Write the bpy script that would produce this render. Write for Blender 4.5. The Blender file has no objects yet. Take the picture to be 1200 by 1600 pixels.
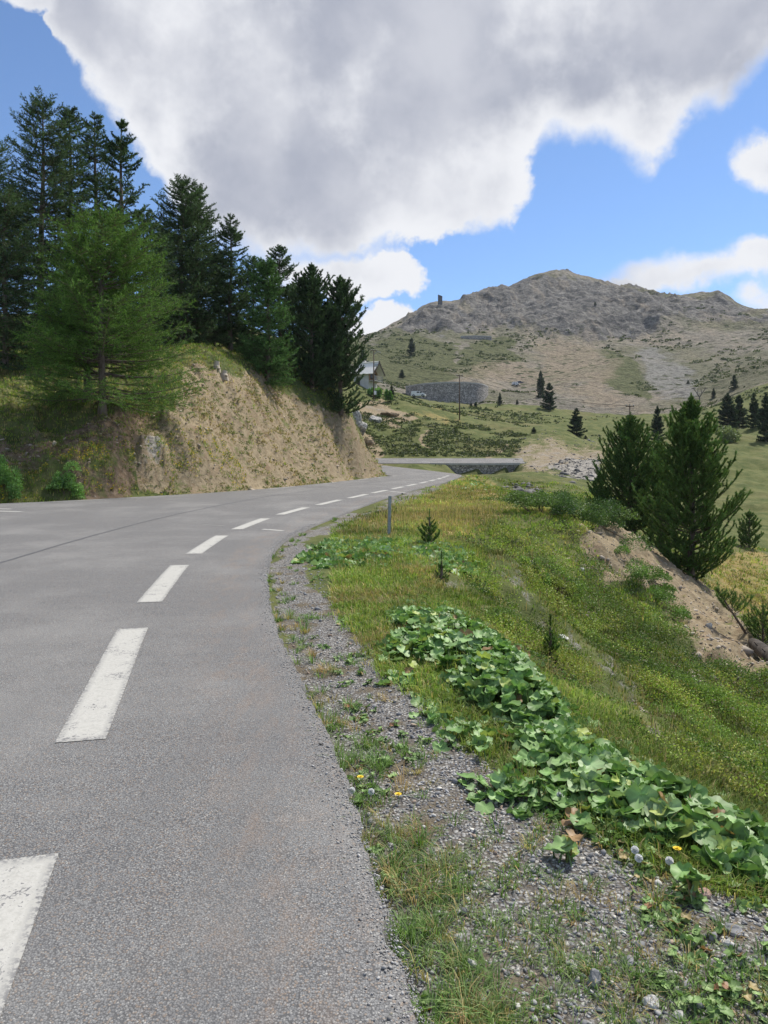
import bpy, bmesh, math, random
import numpy as np
from mathutils import Vector, Matrix
random.seed(7)
S = bpy.context.scene
C = S.collection
R = math.radians
PI = math.pi

# ------------------------------------------------------------------ camera
EYE = 1.65
FPX, CX, HY = 1160.0, 600.0, 740.0        # focal length, principal column and true horizon row of the 1200x1600 photograph
cam_d = bpy.data.cameras.new('camera')
cam = bpy.data.objects.new('camera', cam_d); C.objects.link(cam)
cam.location = (0, 0, EYE); cam.rotation_euler = (R(90), 0, 0)
cam_d.sensor_width = 36.0; cam_d.lens = FPX/1600*36.0
cam_d.shift_y = -(800-HY)/1600.0
cam_d.clip_start = 0.05; cam_d.clip_end = 6000
S.camera = cam
S.view_settings.view_transform = 'Standard'; S.view_settings.look = 'None'
S.view_settings.exposure = 0.32; S.view_settings.gamma = 1.0
S.view_settings.use_curve_mapping = False
S.cycles.max_bounces = 6; S.cycles.transparent_max_bounces = 6; S.cycles.use_denoising = True
S.cycles.caustics_reflective = False; S.cycles.caustics_refractive = False

# ------------------------------------------------------------------ sun
SUN_EL, SUN_AZ = 56.0, 48.0               # azimuth from straight ahead towards the right
sun_d = bpy.data.lights.new('sun', 'SUN'); sun_d.energy = 4.5; sun_d.angle = R(4); sun_d.color = (1.0, 0.945, 0.85)
sun = bpy.data.objects.new('sun', sun_d); C.objects.link(sun)
sv = Vector((math.cos(R(SUN_EL))*math.sin(R(SUN_AZ)), math.cos(R(SUN_EL))*math.cos(R(SUN_AZ)), math.sin(R(SUN_EL))))
sun.rotation_euler = sv.to_track_quat('Z', 'Y').to_euler(); sun.location = (0, 0, 60)

# ------------------------------------------------------------------ node helpers
class G:
    def __init__(s, tree):
        s.t = tree; s.n = tree.nodes; s.l = tree.links; s.n.clear()
    def node(s, typ, **kw):
        o = s.n.new(typ)
        for k, v in kw.items(): setattr(o, k, v)
        return o
    def put(s, sock, v):
        if isinstance(v, bpy.types.NodeSocket): s.l.new(v, sock)
        elif v is not None:
            if isinstance(v, (tuple, list)) and len(v) == 3 and sock.type == 'RGBA': v = (*v, 1)
            sock.default_value = v
    def m(s, op, a, b=None, c=None, clamp=False):
        o = s.node('ShaderNodeMath', operation=op, use_clamp=clamp)
        s.put(o.inputs[0], a)
        if b is not None: s.put(o.inputs[1], b)
        if c is not None: s.put(o.inputs[2], c)
        return o.outputs[0]
    def vm(s, op, a, b=None, sc=None):
        o = s.node('ShaderNodeVectorMath', operation=op)
        s.put(o.inputs[0], a)
        if b is not None: s.put(o.inputs[1], b)
        if sc is not None: s.put(o.inputs['Scale'], sc)
        return o.outputs[0]
    def noise(s, vec, scale, detail=4, rough=.55, dist=0, col=False):
        o = s.node('ShaderNodeTexNoise')
        s.put(o.inputs['Vector'], vec); s.put(o.inputs['Scale'], scale); o.inputs['Detail'].default_value = detail
        o.inputs['Roughness'].default_value = rough; o.inputs['Distortion'].default_value = dist
        return o.outputs['Color'] if col else o.outputs[0]
    def vor(s, vec, scale, feature='F1', out='Distance', rnd=1):
        o = s.node('ShaderNodeTexVoronoi', feature=feature)
        s.put(o.inputs['Vector'], vec); o.inputs['Scale'].default_value = scale; o.inputs['Randomness'].default_value = rnd
        return o.outputs[out]
    def ramp(s, f, stops, interp='LINEAR'):
        o = s.node('ShaderNodeValToRGB'); cr = o.color_ramp; cr.interpolation = interp
        while len(cr.elements) < len(stops): cr.elements.new(.5)
        for e, (p, c) in zip(cr.elements, stops):
            e.position = p; e.color = (c, c, c, 1) if not isinstance(c, tuple) else (*c, 1)
        s.put(o.inputs[0], f); return o.outputs[0]
    def step(s, f, a, b):
        o = s.node('ShaderNodeMapRange', interpolation_type='SMOOTHSTEP')
        s.put(o.inputs[0], f); o.inputs[1].default_value = a; o.inputs[2].default_value = b
        return o.outputs[0]
    def mix(s, f, a, b, mode='MIX'):
        o = s.node('ShaderNodeMix', data_type='RGBA', blend_type=mode)
        s.put(o.inputs[0], f); s.put(o.inputs[6], a); s.put(o.inputs[7], b)
        return o.outputs[2]
    def attr(s, name):
        return s.node('ShaderNodeAttribute', attribute_name=name)
    def sep(s, v):
        o = s.node('ShaderNodeSeparateXYZ'); s.put(o.inputs[0], v); return o.outputs
    def comb(s, x, y, z):
        o = s.node('ShaderNodeCombineXYZ'); s.put(o.inputs[0], x); s.put(o.inputs[1], y); s.put(o.inputs[2], z); return o.outputs[0]
    def bump(s, h, strength=.5, dist=.02, nrm=None):
        o = s.node('ShaderNodeBump'); s.put(o.inputs['Height'], h); o.inputs['Strength'].default_value = strength
        o.inputs['Distance'].default_value = dist
        if nrm is not None: s.put(o.inputs['Normal'], nrm)
        return o.outputs[0]
    def pos(s):
        return s.node('ShaderNodeNewGeometry').outputs['Position']
    def surf(s, col, rough=.8, nrm=None, metal=0, spec=.3, trans=None, tfac=.3):
        p = s.node('ShaderNodeBsdfPrincipled')
        s.put(p.inputs['Base Color'], col); s.put(p.inputs['Roughness'], rough); s.put(p.inputs['Metallic'], metal)
        p.inputs['Specular IOR Level'].default_value = spec
        if nrm is not None: s.put(p.inputs['Normal'], nrm)
        out = s.node('ShaderNodeOutputMaterial'); sh = p.outputs[0]
        if trans is not None:
            tr = s.node('ShaderNodeBsdfTranslucent'); s.put(tr.inputs[0], trans)
            mx = s.node('ShaderNodeMixShader'); mx.inputs[0].default_value = tfac
            s.l.new(sh, mx.inputs[1]); s.l.new(tr.outputs[0], mx.inputs[2]); sh = mx.outputs[0]
        s.l.new(sh, out.inputs[0])

def mat(name):
    m = bpy.data.materials.new(name); m.use_nodes = True
    return m, G(m.node_tree)

# ------------------------------------------------------------------ sky with clouds (placed by direction, in thousandths of the view)
W = bpy.data.worlds.new('World'); S.world = W; W.use_nodes = True
g = G(W.node_tree)
gen = g.node('ShaderNodeTexCoord').outputs['Generated']
dirv = g.vm('NORMALIZE', gen)
dx, dy, dz = g.sep(dirv)
yy = g.m('MAXIMUM', dy, 0.12)
w1 = g.noise(dirv, 7.5, 10, .60, 0, True)
w2 = g.noise(g.vm('ADD', dirv, (3.1, 1.7, 5.2)), 24, 6, .62, 0, True)
d1 = g.vm('SCALE', g.vm('SUBTRACT', w1, (.5, .5, .5)), None, .13)
d2 = g.vm('SCALE', g.vm('SUBTRACT', w2, (.5, .5, .5)), None, .040)
dd = g.sep(g.vm('ADD', d1, d2))
U = g.m('ADD', g.m('MULTIPLY_ADD', g.m('DIVIDE', dx, yy), 1.16, .6), dd[0])
V = g.m('ADD', g.m('SUBTRACT', .74, g.m('MULTIPLY', g.m('DIVIDE', dz, yy), 1.16)), dd[1])
def curve(xin, pts, x0=-.5, x1=2.0, y0=-.6, y1=.9):
    n = g.node('ShaderNodeFloatCurve'); cu = n.mapping.curves[0]
    P = [((x-x0)/(x1-x0), (y-y0)/(y1-y0)) for x, y in pts]
    while len(cu.points) < len(P): cu.points.new(.5, .5)
    for p, (a, b) in zip(cu.points, P): p.location = (a, b); p.handle_type = 'VECTOR'
    n.mapping.update()
    g.put(n.inputs['Value'], g.m('DIVIDE', g.m('SUBTRACT', xin, x0), x1-x0, clamp=True))
    return g.m('MULTIPLY_ADD', n.outputs[0], y1-y0, y0)
big = [(-.5, -.5), (-.02, -.4), (.05, -.05), (.10, .07), (.14, .13), (.20, .22), (.25, .335), (.33, .39), (.42, .415), (.50, .425), (.56, .405), (.60, .385),
       (.635, .378), (.66, .372), (.70, .362), (.76, .357), (.80, .35), (.83, .31), (.855, .255), (.885, .235), (.93, .245), (.97, .27), (1.015, .285),
       (1.045, .25), (1.08, .20), (1.13, .19), (1.17, .15), (1.21, .10), (1.4, .0), (2.0, -.2)]
c_big = g.m('MULTIPLY', g.m('SUBTRACT', curve(U, big), V), .8)
ext = None
def blob(cx, cy, a, b):
    q = g.m('SQRT', g.m('ADD', g.m('POWER', g.m('DIVIDE', g.m('SUBTRACT', U, cx), a), 2), g.m('POWER', g.m('DIVIDE', g.m('SUBTRACT', V, cy), b), 2)))
    return g.m('MULTIPLY', g.m('SUBTRACT', 1, q), min(a, b))
cov = c_big
for bb in ((.605, .425, .05, .045), (.545, .435, .07, .045), (.47, .43, .08, .04), (1.21, .255, .058, .046), (1.11, .42, .15, .036), (1.24, .405, .15, .04), (1.21, .475, .07, .032), (.61, .505, .05, .035), (.56, .52, .05, .03), (.99, .438, .045, .018),
           (.06, .0, .07, .02), (1.5, .30, .2, .07), (1.8, .45, .3, .06), (-.35, .42, .25, .07)):
    cov = g.m('SMOOTH_MAX', cov, blob(*bb), .008)
soft = g.noise(g.vm('ADD', dirv, (9, 2, 4)), 11, 8, .6)
cov2 = g.m('ADD', cov, g.m('MULTIPLY', g.m('SUBTRACT', soft, .5), .03))
wid = g.m('MULTIPLY_ADD', g.step(g.noise(g.vm('ADD', dirv, (6.1, 3.3, .4)), 3.2, 3, .5), .40, .66), .042, .008)
mask = g.step(g.m('DIVIDE', cov2, wid), -.25, 1.0)
# behind the viewer: loose broken cloud
bn = g.step(g.noise(dirv, 2.4, 8, .6), .48, .60)
mask = g.mix(g.step(dy, .02, .16), bn, mask)
mask = g.sep(mask)[0]
big_n = g.noise(g.vm('ADD', dirv, (1.3, 7.7, 2.2)), 4.2, 7, .52)
thick = g.step(g.m('ADD', cov2, g.m('MULTIPLY', g.m('SUBTRACT', big_n, .5), .22)), .0, .085)
bil = g.noise(g.vm('ADD', dirv, (5.3, 2.7, 1.2)), 13, 9, .6)
thick = g.m('MULTIPLY', thick, g.step(g.m('ADD', g.m('MULTIPLY', big_n, .85), g.m('MULTIPLY', bil, .45)), .46, .74))
mid_n = g.noise(g.vm('ADD', dirv, (4.3, .7, 8.2)), 7.0, 6, .55)
grey = g.mix(g.step(mid_n, .3, .7), (.33, .352, .425), (.50, .515, .57))
ccol = g.mix(thick, (.72, .73, .76), grey)
sky = g.node('ShaderNodeTexSky', sky_type='NISHITA', sun_disc=False, sun_elevation=R(SUN_EL), sun_rotation=R(SUN_AZ), altitude=2300, air_density=1.0, dust_density=.4, ozone_density=1.6)
bsky = g.node('ShaderNodeBackground'); g.put(bsky.inputs[0], g.mix(1.0, sky.outputs[0], (.84, .95, 1.05), 'MULTIPLY')); bsky.inputs[1].default_value = .14
bcl = g.node('ShaderNodeBackground'); g.put(bcl.inputs[0], ccol); bcl.inputs[1].default_value = 1.0
mx = g.node('ShaderNodeMixShader'); g.put(mx.inputs[0], mask)
g.l.new(bsky.outputs[0], mx.inputs[1]); g.l.new(bcl.outputs[0], mx.inputs[2])
wo = g.node('ShaderNodeOutputWorld'); g.l.new(mx.outputs[0], wo.inputs[0])

# ------------------------------------------------------------------ mesh and object helpers
rng = np.random.default_rng(11)

def mesh_np(name, V, F, mats, col=None, smooth=False, mi=None):
    V = np.asarray(V, np.float32); F = np.asarray(F, np.int32)
    k = F.shape[1]; me = bpy.data.meshes.new(name)
    me.vertices.add(len(V)); me.vertices.foreach_set('co', V.ravel())
    me.loops.add(F.size); me.loops.foreach_set('vertex_index', F.ravel())
    me.polygons.add(len(F)); me.polygons.foreach_set('loop_start', np.arange(0, F.size, k, dtype=np.int32))
    if smooth: me.polygons.foreach_set('use_smooth', np.ones(len(F), bool))
    for m_ in (mats if isinstance(mats, (list, tuple)) else [mats]): me.materials.append(m_)
    if mi is not None: me.polygons.foreach_set('material_index', np.asarray(mi, np.int32))
    me.update(calc_edges=True)
    if col is not None:
        for nm, arr in (col.items() if isinstance(col, dict) else [('tint', col)]):
            arr = np.asarray(arr, np.float32)
            if arr.ndim == 1: arr = np.stack([arr]*3, 1)
            a = me.color_attributes.new(nm, 'FLOAT_COLOR', 'POINT')
            a.data.foreach_set('color', np.c_[arr, np.ones(len(arr), np.float32)].astype(np.float32).ravel())
    return me

def link(name, me, parent=None, loc=None):
    o = bpy.data.objects.new(name, me); C.objects.link(o)
    if parent is not None: o.parent = parent
    if loc is not None: o.location = loc
    return o

def empty(name, loc, rz=0):
    o = bpy.data.objects.new(name, None); C.objects.link(o); o.location = loc; o.rotation_euler = (0, 0, rz)
    o.empty_display_size = .2
    return o

def tag(o, label=None, cat=None, group=None, kind=None):
    if label: o['label'] = label
    if cat: o['category'] = cat
    if group: o['group'] = group
    if kind: o['kind'] = kind
    return o

def copy_tree(o, parent=None):
    c = o.copy(); C.objects.link(c); c.parent = parent
    for ch in list(o.children): copy_tree(ch, c)
    return c

class MB:
    """collects shapes into one mesh"""
    def __init__(s): s.V = []; s.F = []
    def add(s, vs, fs):
        n = len(s.V); s.V += [tuple(v) for v in vs]; s.F += [tuple(i+n for i in f) for f in fs]
    def box(s, c, sz, rz=0, rx=0, ry=0, bev=0):
        M = Matrix.Translation(c) @ Matrix.Rotation(rz, 4, 'Z') @ Matrix.Rotation(ry, 4, 'Y') @ Matrix.Rotation(rx, 4, 'X')
        vs = [M @ Vector((x*sz[0]/2, y*sz[1]/2, z*sz[2]/2)) for z in (-1, 1) for x, y in ((-1, -1), (1, -1), (1, 1), (-1, 1))]
        s.add(vs, [(3, 2, 1, 0), (4, 5, 6, 7), (0, 1, 5, 4), (1, 2, 6, 5), (2, 3, 7, 6), (3, 0, 4, 7)])
    def tube(s, pts, rad, n=8, caps=True):
        pts = [Vector(p) for p in pts]
        rad = rad if isinstance(rad, (list, tuple)) else [rad]*len(pts)
        vs = []; fs = []
        for i, p in enumerate(pts):
            t = (pts[min(i+1, len(pts)-1)]-pts[max(i-1, 0)]).normalized()
            a = t.cross(Vector((0, 0, 1)) if abs(t.z) < .9 else Vector((1, 0, 0))).normalized(); b = t.cross(a)
            for k in range(n):
                an = 2*PI*k/n; vs.append(p+(a*math.cos(an)+b*math.sin(an))*rad[i])
        for i in range(len(pts)-1):
            for k in range(n):
                k2 = (k+1) % n; fs.append((i*n+k, i*n+k2, (i+1)*n+k2, (i+1)*n+k))
        if caps:
            fs.append(tuple(range(n-1, -1, -1))); fs.append(tuple((len(pts)-1)*n+k for k in range(n)))
        s.add(vs, fs)
    def prism(s, prof, y0, y1, M=Matrix()):
        n = len(prof)
        vs = [M @ Vector((x, y0, z)) for x, z in prof]+[M @ Vector((x, y1, z)) for x, z in prof]
        fs = [tuple(range(n)), tuple(range(2*n-1, n-1, -1))]+[((i+1) % n, i, n+i, n+(i+1) % n) for i in range(n)]
        s.add(vs, fs)
    def build(s, name, m, parent=None, smooth=False, bevel=0, loc=None):
        me = bpy.data.meshes.new(name); me.from_pydata(s.V, [], s.F); me.materials.append(m)
        bm = bmesh.new(); bm.from_mesh(me); bmesh.ops.recalc_face_normals(bm, faces=bm.faces)
        if bevel: bmesh.ops.bevel(bm, geom=list(bm.edges), offset=bevel, segments=2, affect='EDGES', clamp_overlap=True)
        if smooth:
            for f in bm.faces: f.smooth = True
        bm.to_mesh(me); bm.free()
        return link(name, me, parent, loc)

# ------------------------------------------------------------------ noise
def _h(ix, iy, seed):
    with np.errstate(over='ignore'):
        n = ix.astype(np.uint32)*np.uint32(374761393)+iy.astype(np.uint32)*np.uint32(668265263)+np.uint32((seed*974711+12345) & 0xffffffff)
        n = (n ^ (n >> np.uint32(13)))*np.uint32(1274126177)
        n = (n ^ (n >> np.uint32(16)))*np.uint32(2246822519)
        n = n ^ (n >> np.uint32(15))
    return n.astype(np.float64)/4294967295.0
def vnoise(x, y, seed=0):
    x = np.asarray(x, float)+1000.3; y = np.asarray(y, float)+1000.7
    xi = np.floor(x).astype(np.int64); yi = np.floor(y).astype(np.int64); fx = x-xi; fy = y-yi
    ux = fx*fx*fx*(fx*(fx*6-15)+10); uy = fy*fy*fy*(fy*(fy*6-15)+10)
    a = _h(xi, yi, seed); b = _h(xi+1, yi, seed); c = _h(xi, yi+1, seed); d = _h(xi+1, yi+1, seed)
    return ((a*(1-ux)+b*ux)*(1-uy)+(c*(1-ux)+d*ux)*uy)*2-1
def fbm(x, y, oc=4, seed=0, gain=.5):
    t = 0; a = 1; tot = 0
    for i in range(oc):
        t = t+a*vnoise(x*2**i, y*2**i, seed+i*17); tot += a; a *= gain
    return t/tot*1.4
def ridged(x, y, oc=4, seed=0):
    t = 0; a = 1; tot = 0
    for i in range(oc):
        t = t+a*(1-2*np.abs(vnoise(x*2**i, y*2**i, seed+i*13))); tot += a; a *= .52
    return t/tot
def sstep(x, a, b):
    t = np.clip((x-a)/(b-a), 0, 1); return t*t*(3-2*t)

# ------------------------------------------------------------------ the lie of the land
def zroad(y):
    return np.interp(y, [-30, -4, 0, 3.2, 66, 76, 88, 120], [-.35, -.18, -.078, 0, 1.54, 2.05, 2.62, 4.4])
XR = np.array([(-8, .35), (0, .35), (1.4, .25), (2.2, .12), (3.2, -.06), (4.6, -.36), (6.5, -.86), (8.5, -1.32), (10.6, -1.68), (12.5, -1.93), (14.5, -2.08), (16.5, -2.0), (19.4, -1.67), (24, -1.0), (30.3, 0.0), (38, 1.55), (49.6, 4.2), (58, 5.75), (63, 6.55), (65.5, 6.85), (67, 6.7), (70, 5.9), (76, 3.9), (88, -.1), (92, -3)])
XL = np.array([(-8, -16), (0, -16), (18, -16.5), (23, -15.6), (26.6, -13.9), (28.6, -11.9), (31, -10.2), (34, -8.2), (37.5, -6.5), (42, -5.0), (47, -3.5), (54, -1.75), (60, -.4), (62.5, .75), (64, .6), (67, -1.2), (72, -4.5), (80, -9), (92, -16)])
def smooth_interp(y, T):
    yy_ = np.asarray(y, float); w = .6
    return (np.interp(yy_-w, T[:, 0], T[:, 1])+np.interp(yy_, T[:, 0], T[:, 1])*2+np.interp(yy_+w, T[:, 0], T[:, 1]))/4
def xright(y): return smooth_interp(y, XR)
def xleft(y): return smooth_interp(y, XL)

CP = []
def P(px, py, d): CP.append(((px-CX)/FPX*d, d, EYE+(HY-py)/FPX*d))
def Q(x, y, z): CP.append((x, y, z))
# verge, lip and the slope on the right
for y in (1.2, 2.4, 3.6, 5, 7, 9, 12, 16, 20, 26, 32, 40, 50, 60):
    Q(float(np.interp(y, XR[:, 0], XR[:, 1]))+.1, y, float(zroad(y))-.03)
    Q(float(np.interp(y, XR[:, 0], XR[:, 1]))+(.9 if y < 5 else 1.3), y, float(zroad(y))-.06)
for y, x, z in ((1.2, 1.0, -.1), (2.4, 1.5, -.12), (3.6, 1.75, -.12), (4.6, 1.5, -.08), (5.5, 1.2, 0), (7, .85, .02), (8.7, .75, .06), (11.5, 1.0, .1), (15, 1.7, .15), (19, 3.2, .15), (22, 5.2, .15), (26, 6.2, .3)):
    Q(x, y, z)
for p in ((2.4, 2.4, -.95), (2.9, 3.4, -1.1), (1200, 1240, 7.2), (1200, 1180, 9.8), (1200, 1100, 13.5), (1200, 1050, 16.5), (1100, 1180, 8), (1000, 1100, 10.5), (1000, 1000, 15), (1000, 930, 19.5),
          (1000, 880, 23.5), (960, 835, 26), (900, 960, 15), (870, 1050, 9.2), (870, 980, 12.5), (870, 900, 17), (870, 850, 21), (780, 980, 9.8), (760, 900, 13), (740, 850, 17.5), (740, 800, 26), (740, 772, 40),
          (1100, 1000, 18.5), (1090, 955, 23), (1050, 905, 25), (1000, 855, 26.5), (1140, 985, 21), (1180, 1040, 18.5)):
    (Q if p[2] < 0 else P)(*p)
for p in ((1200, 985, 30), (1150, 950, 32), (1100, 900, 34), (1200, 940, 37), (1200, 900, 45), (1200, 860, 55), (1200, 800, 72), (1150, 820, 64), (1120, 880, 45), (1200, 740, 94), (1120, 700, 110), (1200, 692, 116), (1050, 760, 85),
          (1050, 700, 112), (1000, 800, 50), (950, 790, 48), (920, 760, 75), (1200, 650, 150), (1200, 600, 200), (1200, 560, 260), (1350, 980, 28), (1400, 1200, 10), (1400, 860, 50), (1400, 690, 120), (1400, 600, 200)):
    P(*p)
# beyond the bend: lower road, retaining wall, hill
for p in ((870, 752, 62), (800, 752, 66), (770, 768, 56), (820, 772, 52), (800, 742, 88), (760, 745, 92), (740, 743, 80), (700, 741, 95), (640, 728, 92), (570, 724, 100), (640, 724, 100), (700, 724.5, 100), (760, 724.5, 100), (815, 724, 100),
          (600, 716, 106), (700, 716, 106), (815, 716, 106), (850, 735, 92), (850, 712, 108), (850, 690, 122), (900, 740, 84), (900, 705, 112), (920, 690, 135), (870, 672, 136), (950, 690, 140), (900, 682, 155),
          (575, 714, 109), (640, 712, 109), (720, 712, 110), (800, 712, 110), (575, 680, 122), (650, 690, 120), (750, 690, 122), (800, 700, 117), (700, 660, 138), (650, 655, 142), (600, 650, 140), (560, 655, 132), (560, 630, 150), (620, 632, 152),
          (760, 668, 140), (840, 690, 127), (600, 605, 245), (560, 600, 240), (640, 622, 235), (690, 642, 180), (740, 655, 165), (700, 625, 258), (640, 605, 275), (760, 620, 262), (800, 612, 300), (760, 640, 200), (850, 640, 215), (810, 602, 325), (900, 660, 185),
          (950, 660, 200), (1000, 650, 215), (640, 596, 300), (760, 596, 300), (1050, 650, 205), (1100, 640, 215)):
    P(*p)
# bank on the left
for y in (26.6, 28.6, 31, 34, 37.5, 42, 47, 54, 60):
    Q(float(np.interp(y, XL[:, 0], XL[:, 1]))-.3, y, float(zroad(y))-.02)
for p in ((0, 765, 27.6), (-250, 770, 26.5), (0, 700, 30), (0, 640, 33.5), (0, 585, 41), (-250, 640, 33), (-250, 560, 45), (110, 745, 29.3), (110, 690, 31.5), (110, 640, 34), (190, 745, 30.6), (200, 690, 33), (170, 640, 34),
          (250, 700, 34.5), (265, 656, 35.5), (235, 640, 36.5), (290, 600, 39.5), (310, 577, 43), (345, 581, 44.5), (340, 660, 40), (400, 592, 49), (400, 680, 43), (450, 626, 52.5), (450, 690, 47.5), (500, 645, 55.5), (500, 700, 51.5), (545, 655, 59),
          (562, 690, 60.3), (583, 722, 61.3), (540, 725, 57), (596, 738, 62.2), (60, 560, 50), (180, 565, 50), (250, 560, 56), (0, 540, 62), (330, 545, 66), (420, 560, 70), (500, 590, 75), (540, 620, 80), (100, 510, 100), (400, 520, 110), (520, 590, 110),
          (560, 700, 72), (560, 712, 84), (540, 640, 110), (530, 600, 160), (-300, 480, 110), (0, 500, 150), (300, 500, 180), (450, 550, 200), (500, 575, 235)):
    P(*p)
# the mountain
for p in ((560, 545, 400), (600, 560, 360), (700, 570, 360), (850, 575, 365), (950, 580, 340), (1000, 610, 290), (1000, 570, 360), (1100, 600, 310), (1200, 540, 370), (1100, 560, 380), (900, 625, 250), (940, 640, 235), (880, 600, 300),
          (600, 530, 430), (700, 527, 450), (760, 524, 455), (870, 524, 460), (1000, 520, 470), (1100, 520, 450), (1200, 515, 450), (650, 505, 500), (720, 505, 500), (800, 500, 500), (870, 490, 500), (1000, 490, 505), (1100, 490, 500),
          (565, 529, 520), (600, 516, 550), (630, 500, 570), (650, 483, 590), (665, 476, 600), (690, 475, 605), (715, 479, 615), (726, 466, 615), (760, 455, 620), (800, 447, 630), (840, 431, 640), (870, 424, 645), (900, 428, 645), (940, 442, 640), (1000, 455, 625),
          (1060, 463, 615), (1090, 459, 610), (1120, 459, 600), (1140, 466, 595), (1160, 486, 590), (1200, 491, 580), (1300, 500, 570), (1450, 490, 560), (500, 545, 520), (400, 550, 500), (200, 540, 480), (0, 530, 470), (-250, 520, 460),
          (870, 455, 590), (760, 475, 575), (1000, 470, 585), (1100, 472, 570)):
    P(*p)
for px, py, d in ((-200, 600, 800), (200, 600, 800), (565, 580, 800), (650, 530, 790), (720, 530, 790), (800, 500, 800), (870, 480, 800), (940, 490, 800), (1060, 510, 800), (1160, 540, 780), (1400, 540, 780)): P(px, py, d)
CP = np.array(CP)
LN0, LN1, NU, NL = math.log(.8), math.log(900), 420, 620
UM = .86
def _uv(x, y):
    return x/y, np.log(y)
cu_, cl_ = _uv(CP[:, 0], CP[:, 1]); ct_ = (CP[:, 2]-EYE)/CP[:, 1]
def _ker(a, b, c, d): return np.sqrt((a-c)**2*1.0+(b-d)**2*.55+.0009)
_K = _ker(cu_[:, None], cl_[:, None], cu_[None], cl_[None]); n_ = len(CP)
_A = np.zeros((n_+3, n_+3)); _A[:n_, :n_] = _K-np.eye(n_)*2e-4; _A[:n_, n_] = 1; _A[:n_, n_+1] = cu_; _A[:n_, n_+2] = cl_; _A[n_:, :n_] = _A[:n_, n_:].T
_w = np.linalg.solve(_A, np.r_[ct_, 0, 0, 0])
_gu = np.linspace(-UM, UM, NU); _gl = np.linspace(LN0, LN1, NL)
TG = np.zeros((NL, NU))
for i in range(NL):
    TG[i] = _ker(_gu[:, None], _gl[i], cu_[None], cl_[None]) @ _w[:n_]+_w[n_]+_w[n_+1]*_gu+_w[n_+2]*_gl[i]
def tgrid(u, l):
    fu = np.clip((u+UM)/(2*UM)*(NU-1), 0, NU-1.001); fl = np.clip((l-LN0)/(LN1-LN0)*(NL-1), 0, NL-1.001)
    iu = fu.astype(int); il = fl.astype(int); fu = fu-iu; fl = fl-il
    return (TG[il, iu]*(1-fu)+TG[il, iu+1]*fu)*(1-fl)+(TG[il+1, iu]*(1-fu)+TG[il+1, iu+1]*fu)*fl

ZW = {}                                   # areas of the ground, outlined where they lie
def poly_in(px, py, poly):
    poly = np.array(poly, float); ins = np.zeros(px.shape, bool); j = len(poly)-1
    for i in range(len(poly)):
        xi, yi = poly[i]; xj, yj = poly[j]
        c = ((yi > py) != (yj > py)) & (px < (xj-xi)*(py-yi)/((yj-yi) if yj != yi else 1e-9)+xi)
        ins ^= c; j = i
    return ins
def poly_sd(px, py, poly):
    """signed distance (px), positive inside"""
    poly = np.array(poly, float); d = np.full(px.shape, 1e9)
    for i in range(len(poly)):
        a = poly[i-1]; b = poly[i]; ab = b-a; L = (ab**2).sum()
        t = np.clip(((px-a[0])*ab[0]+(py-a[1])*ab[1])/max(L, 1e-9), 0, 1)
        d = np.minimum(d, np.hypot(px-a[0]-t*ab[0], py-a[1]-t*ab[1]))
    return np.where(poly_in(px, py, poly), d, -d)
def project(x, y, z):
    ys = np.maximum(y, .05); return CX+FPX*x/ys, HY-FPX*(z-EYE)/ys

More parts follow.
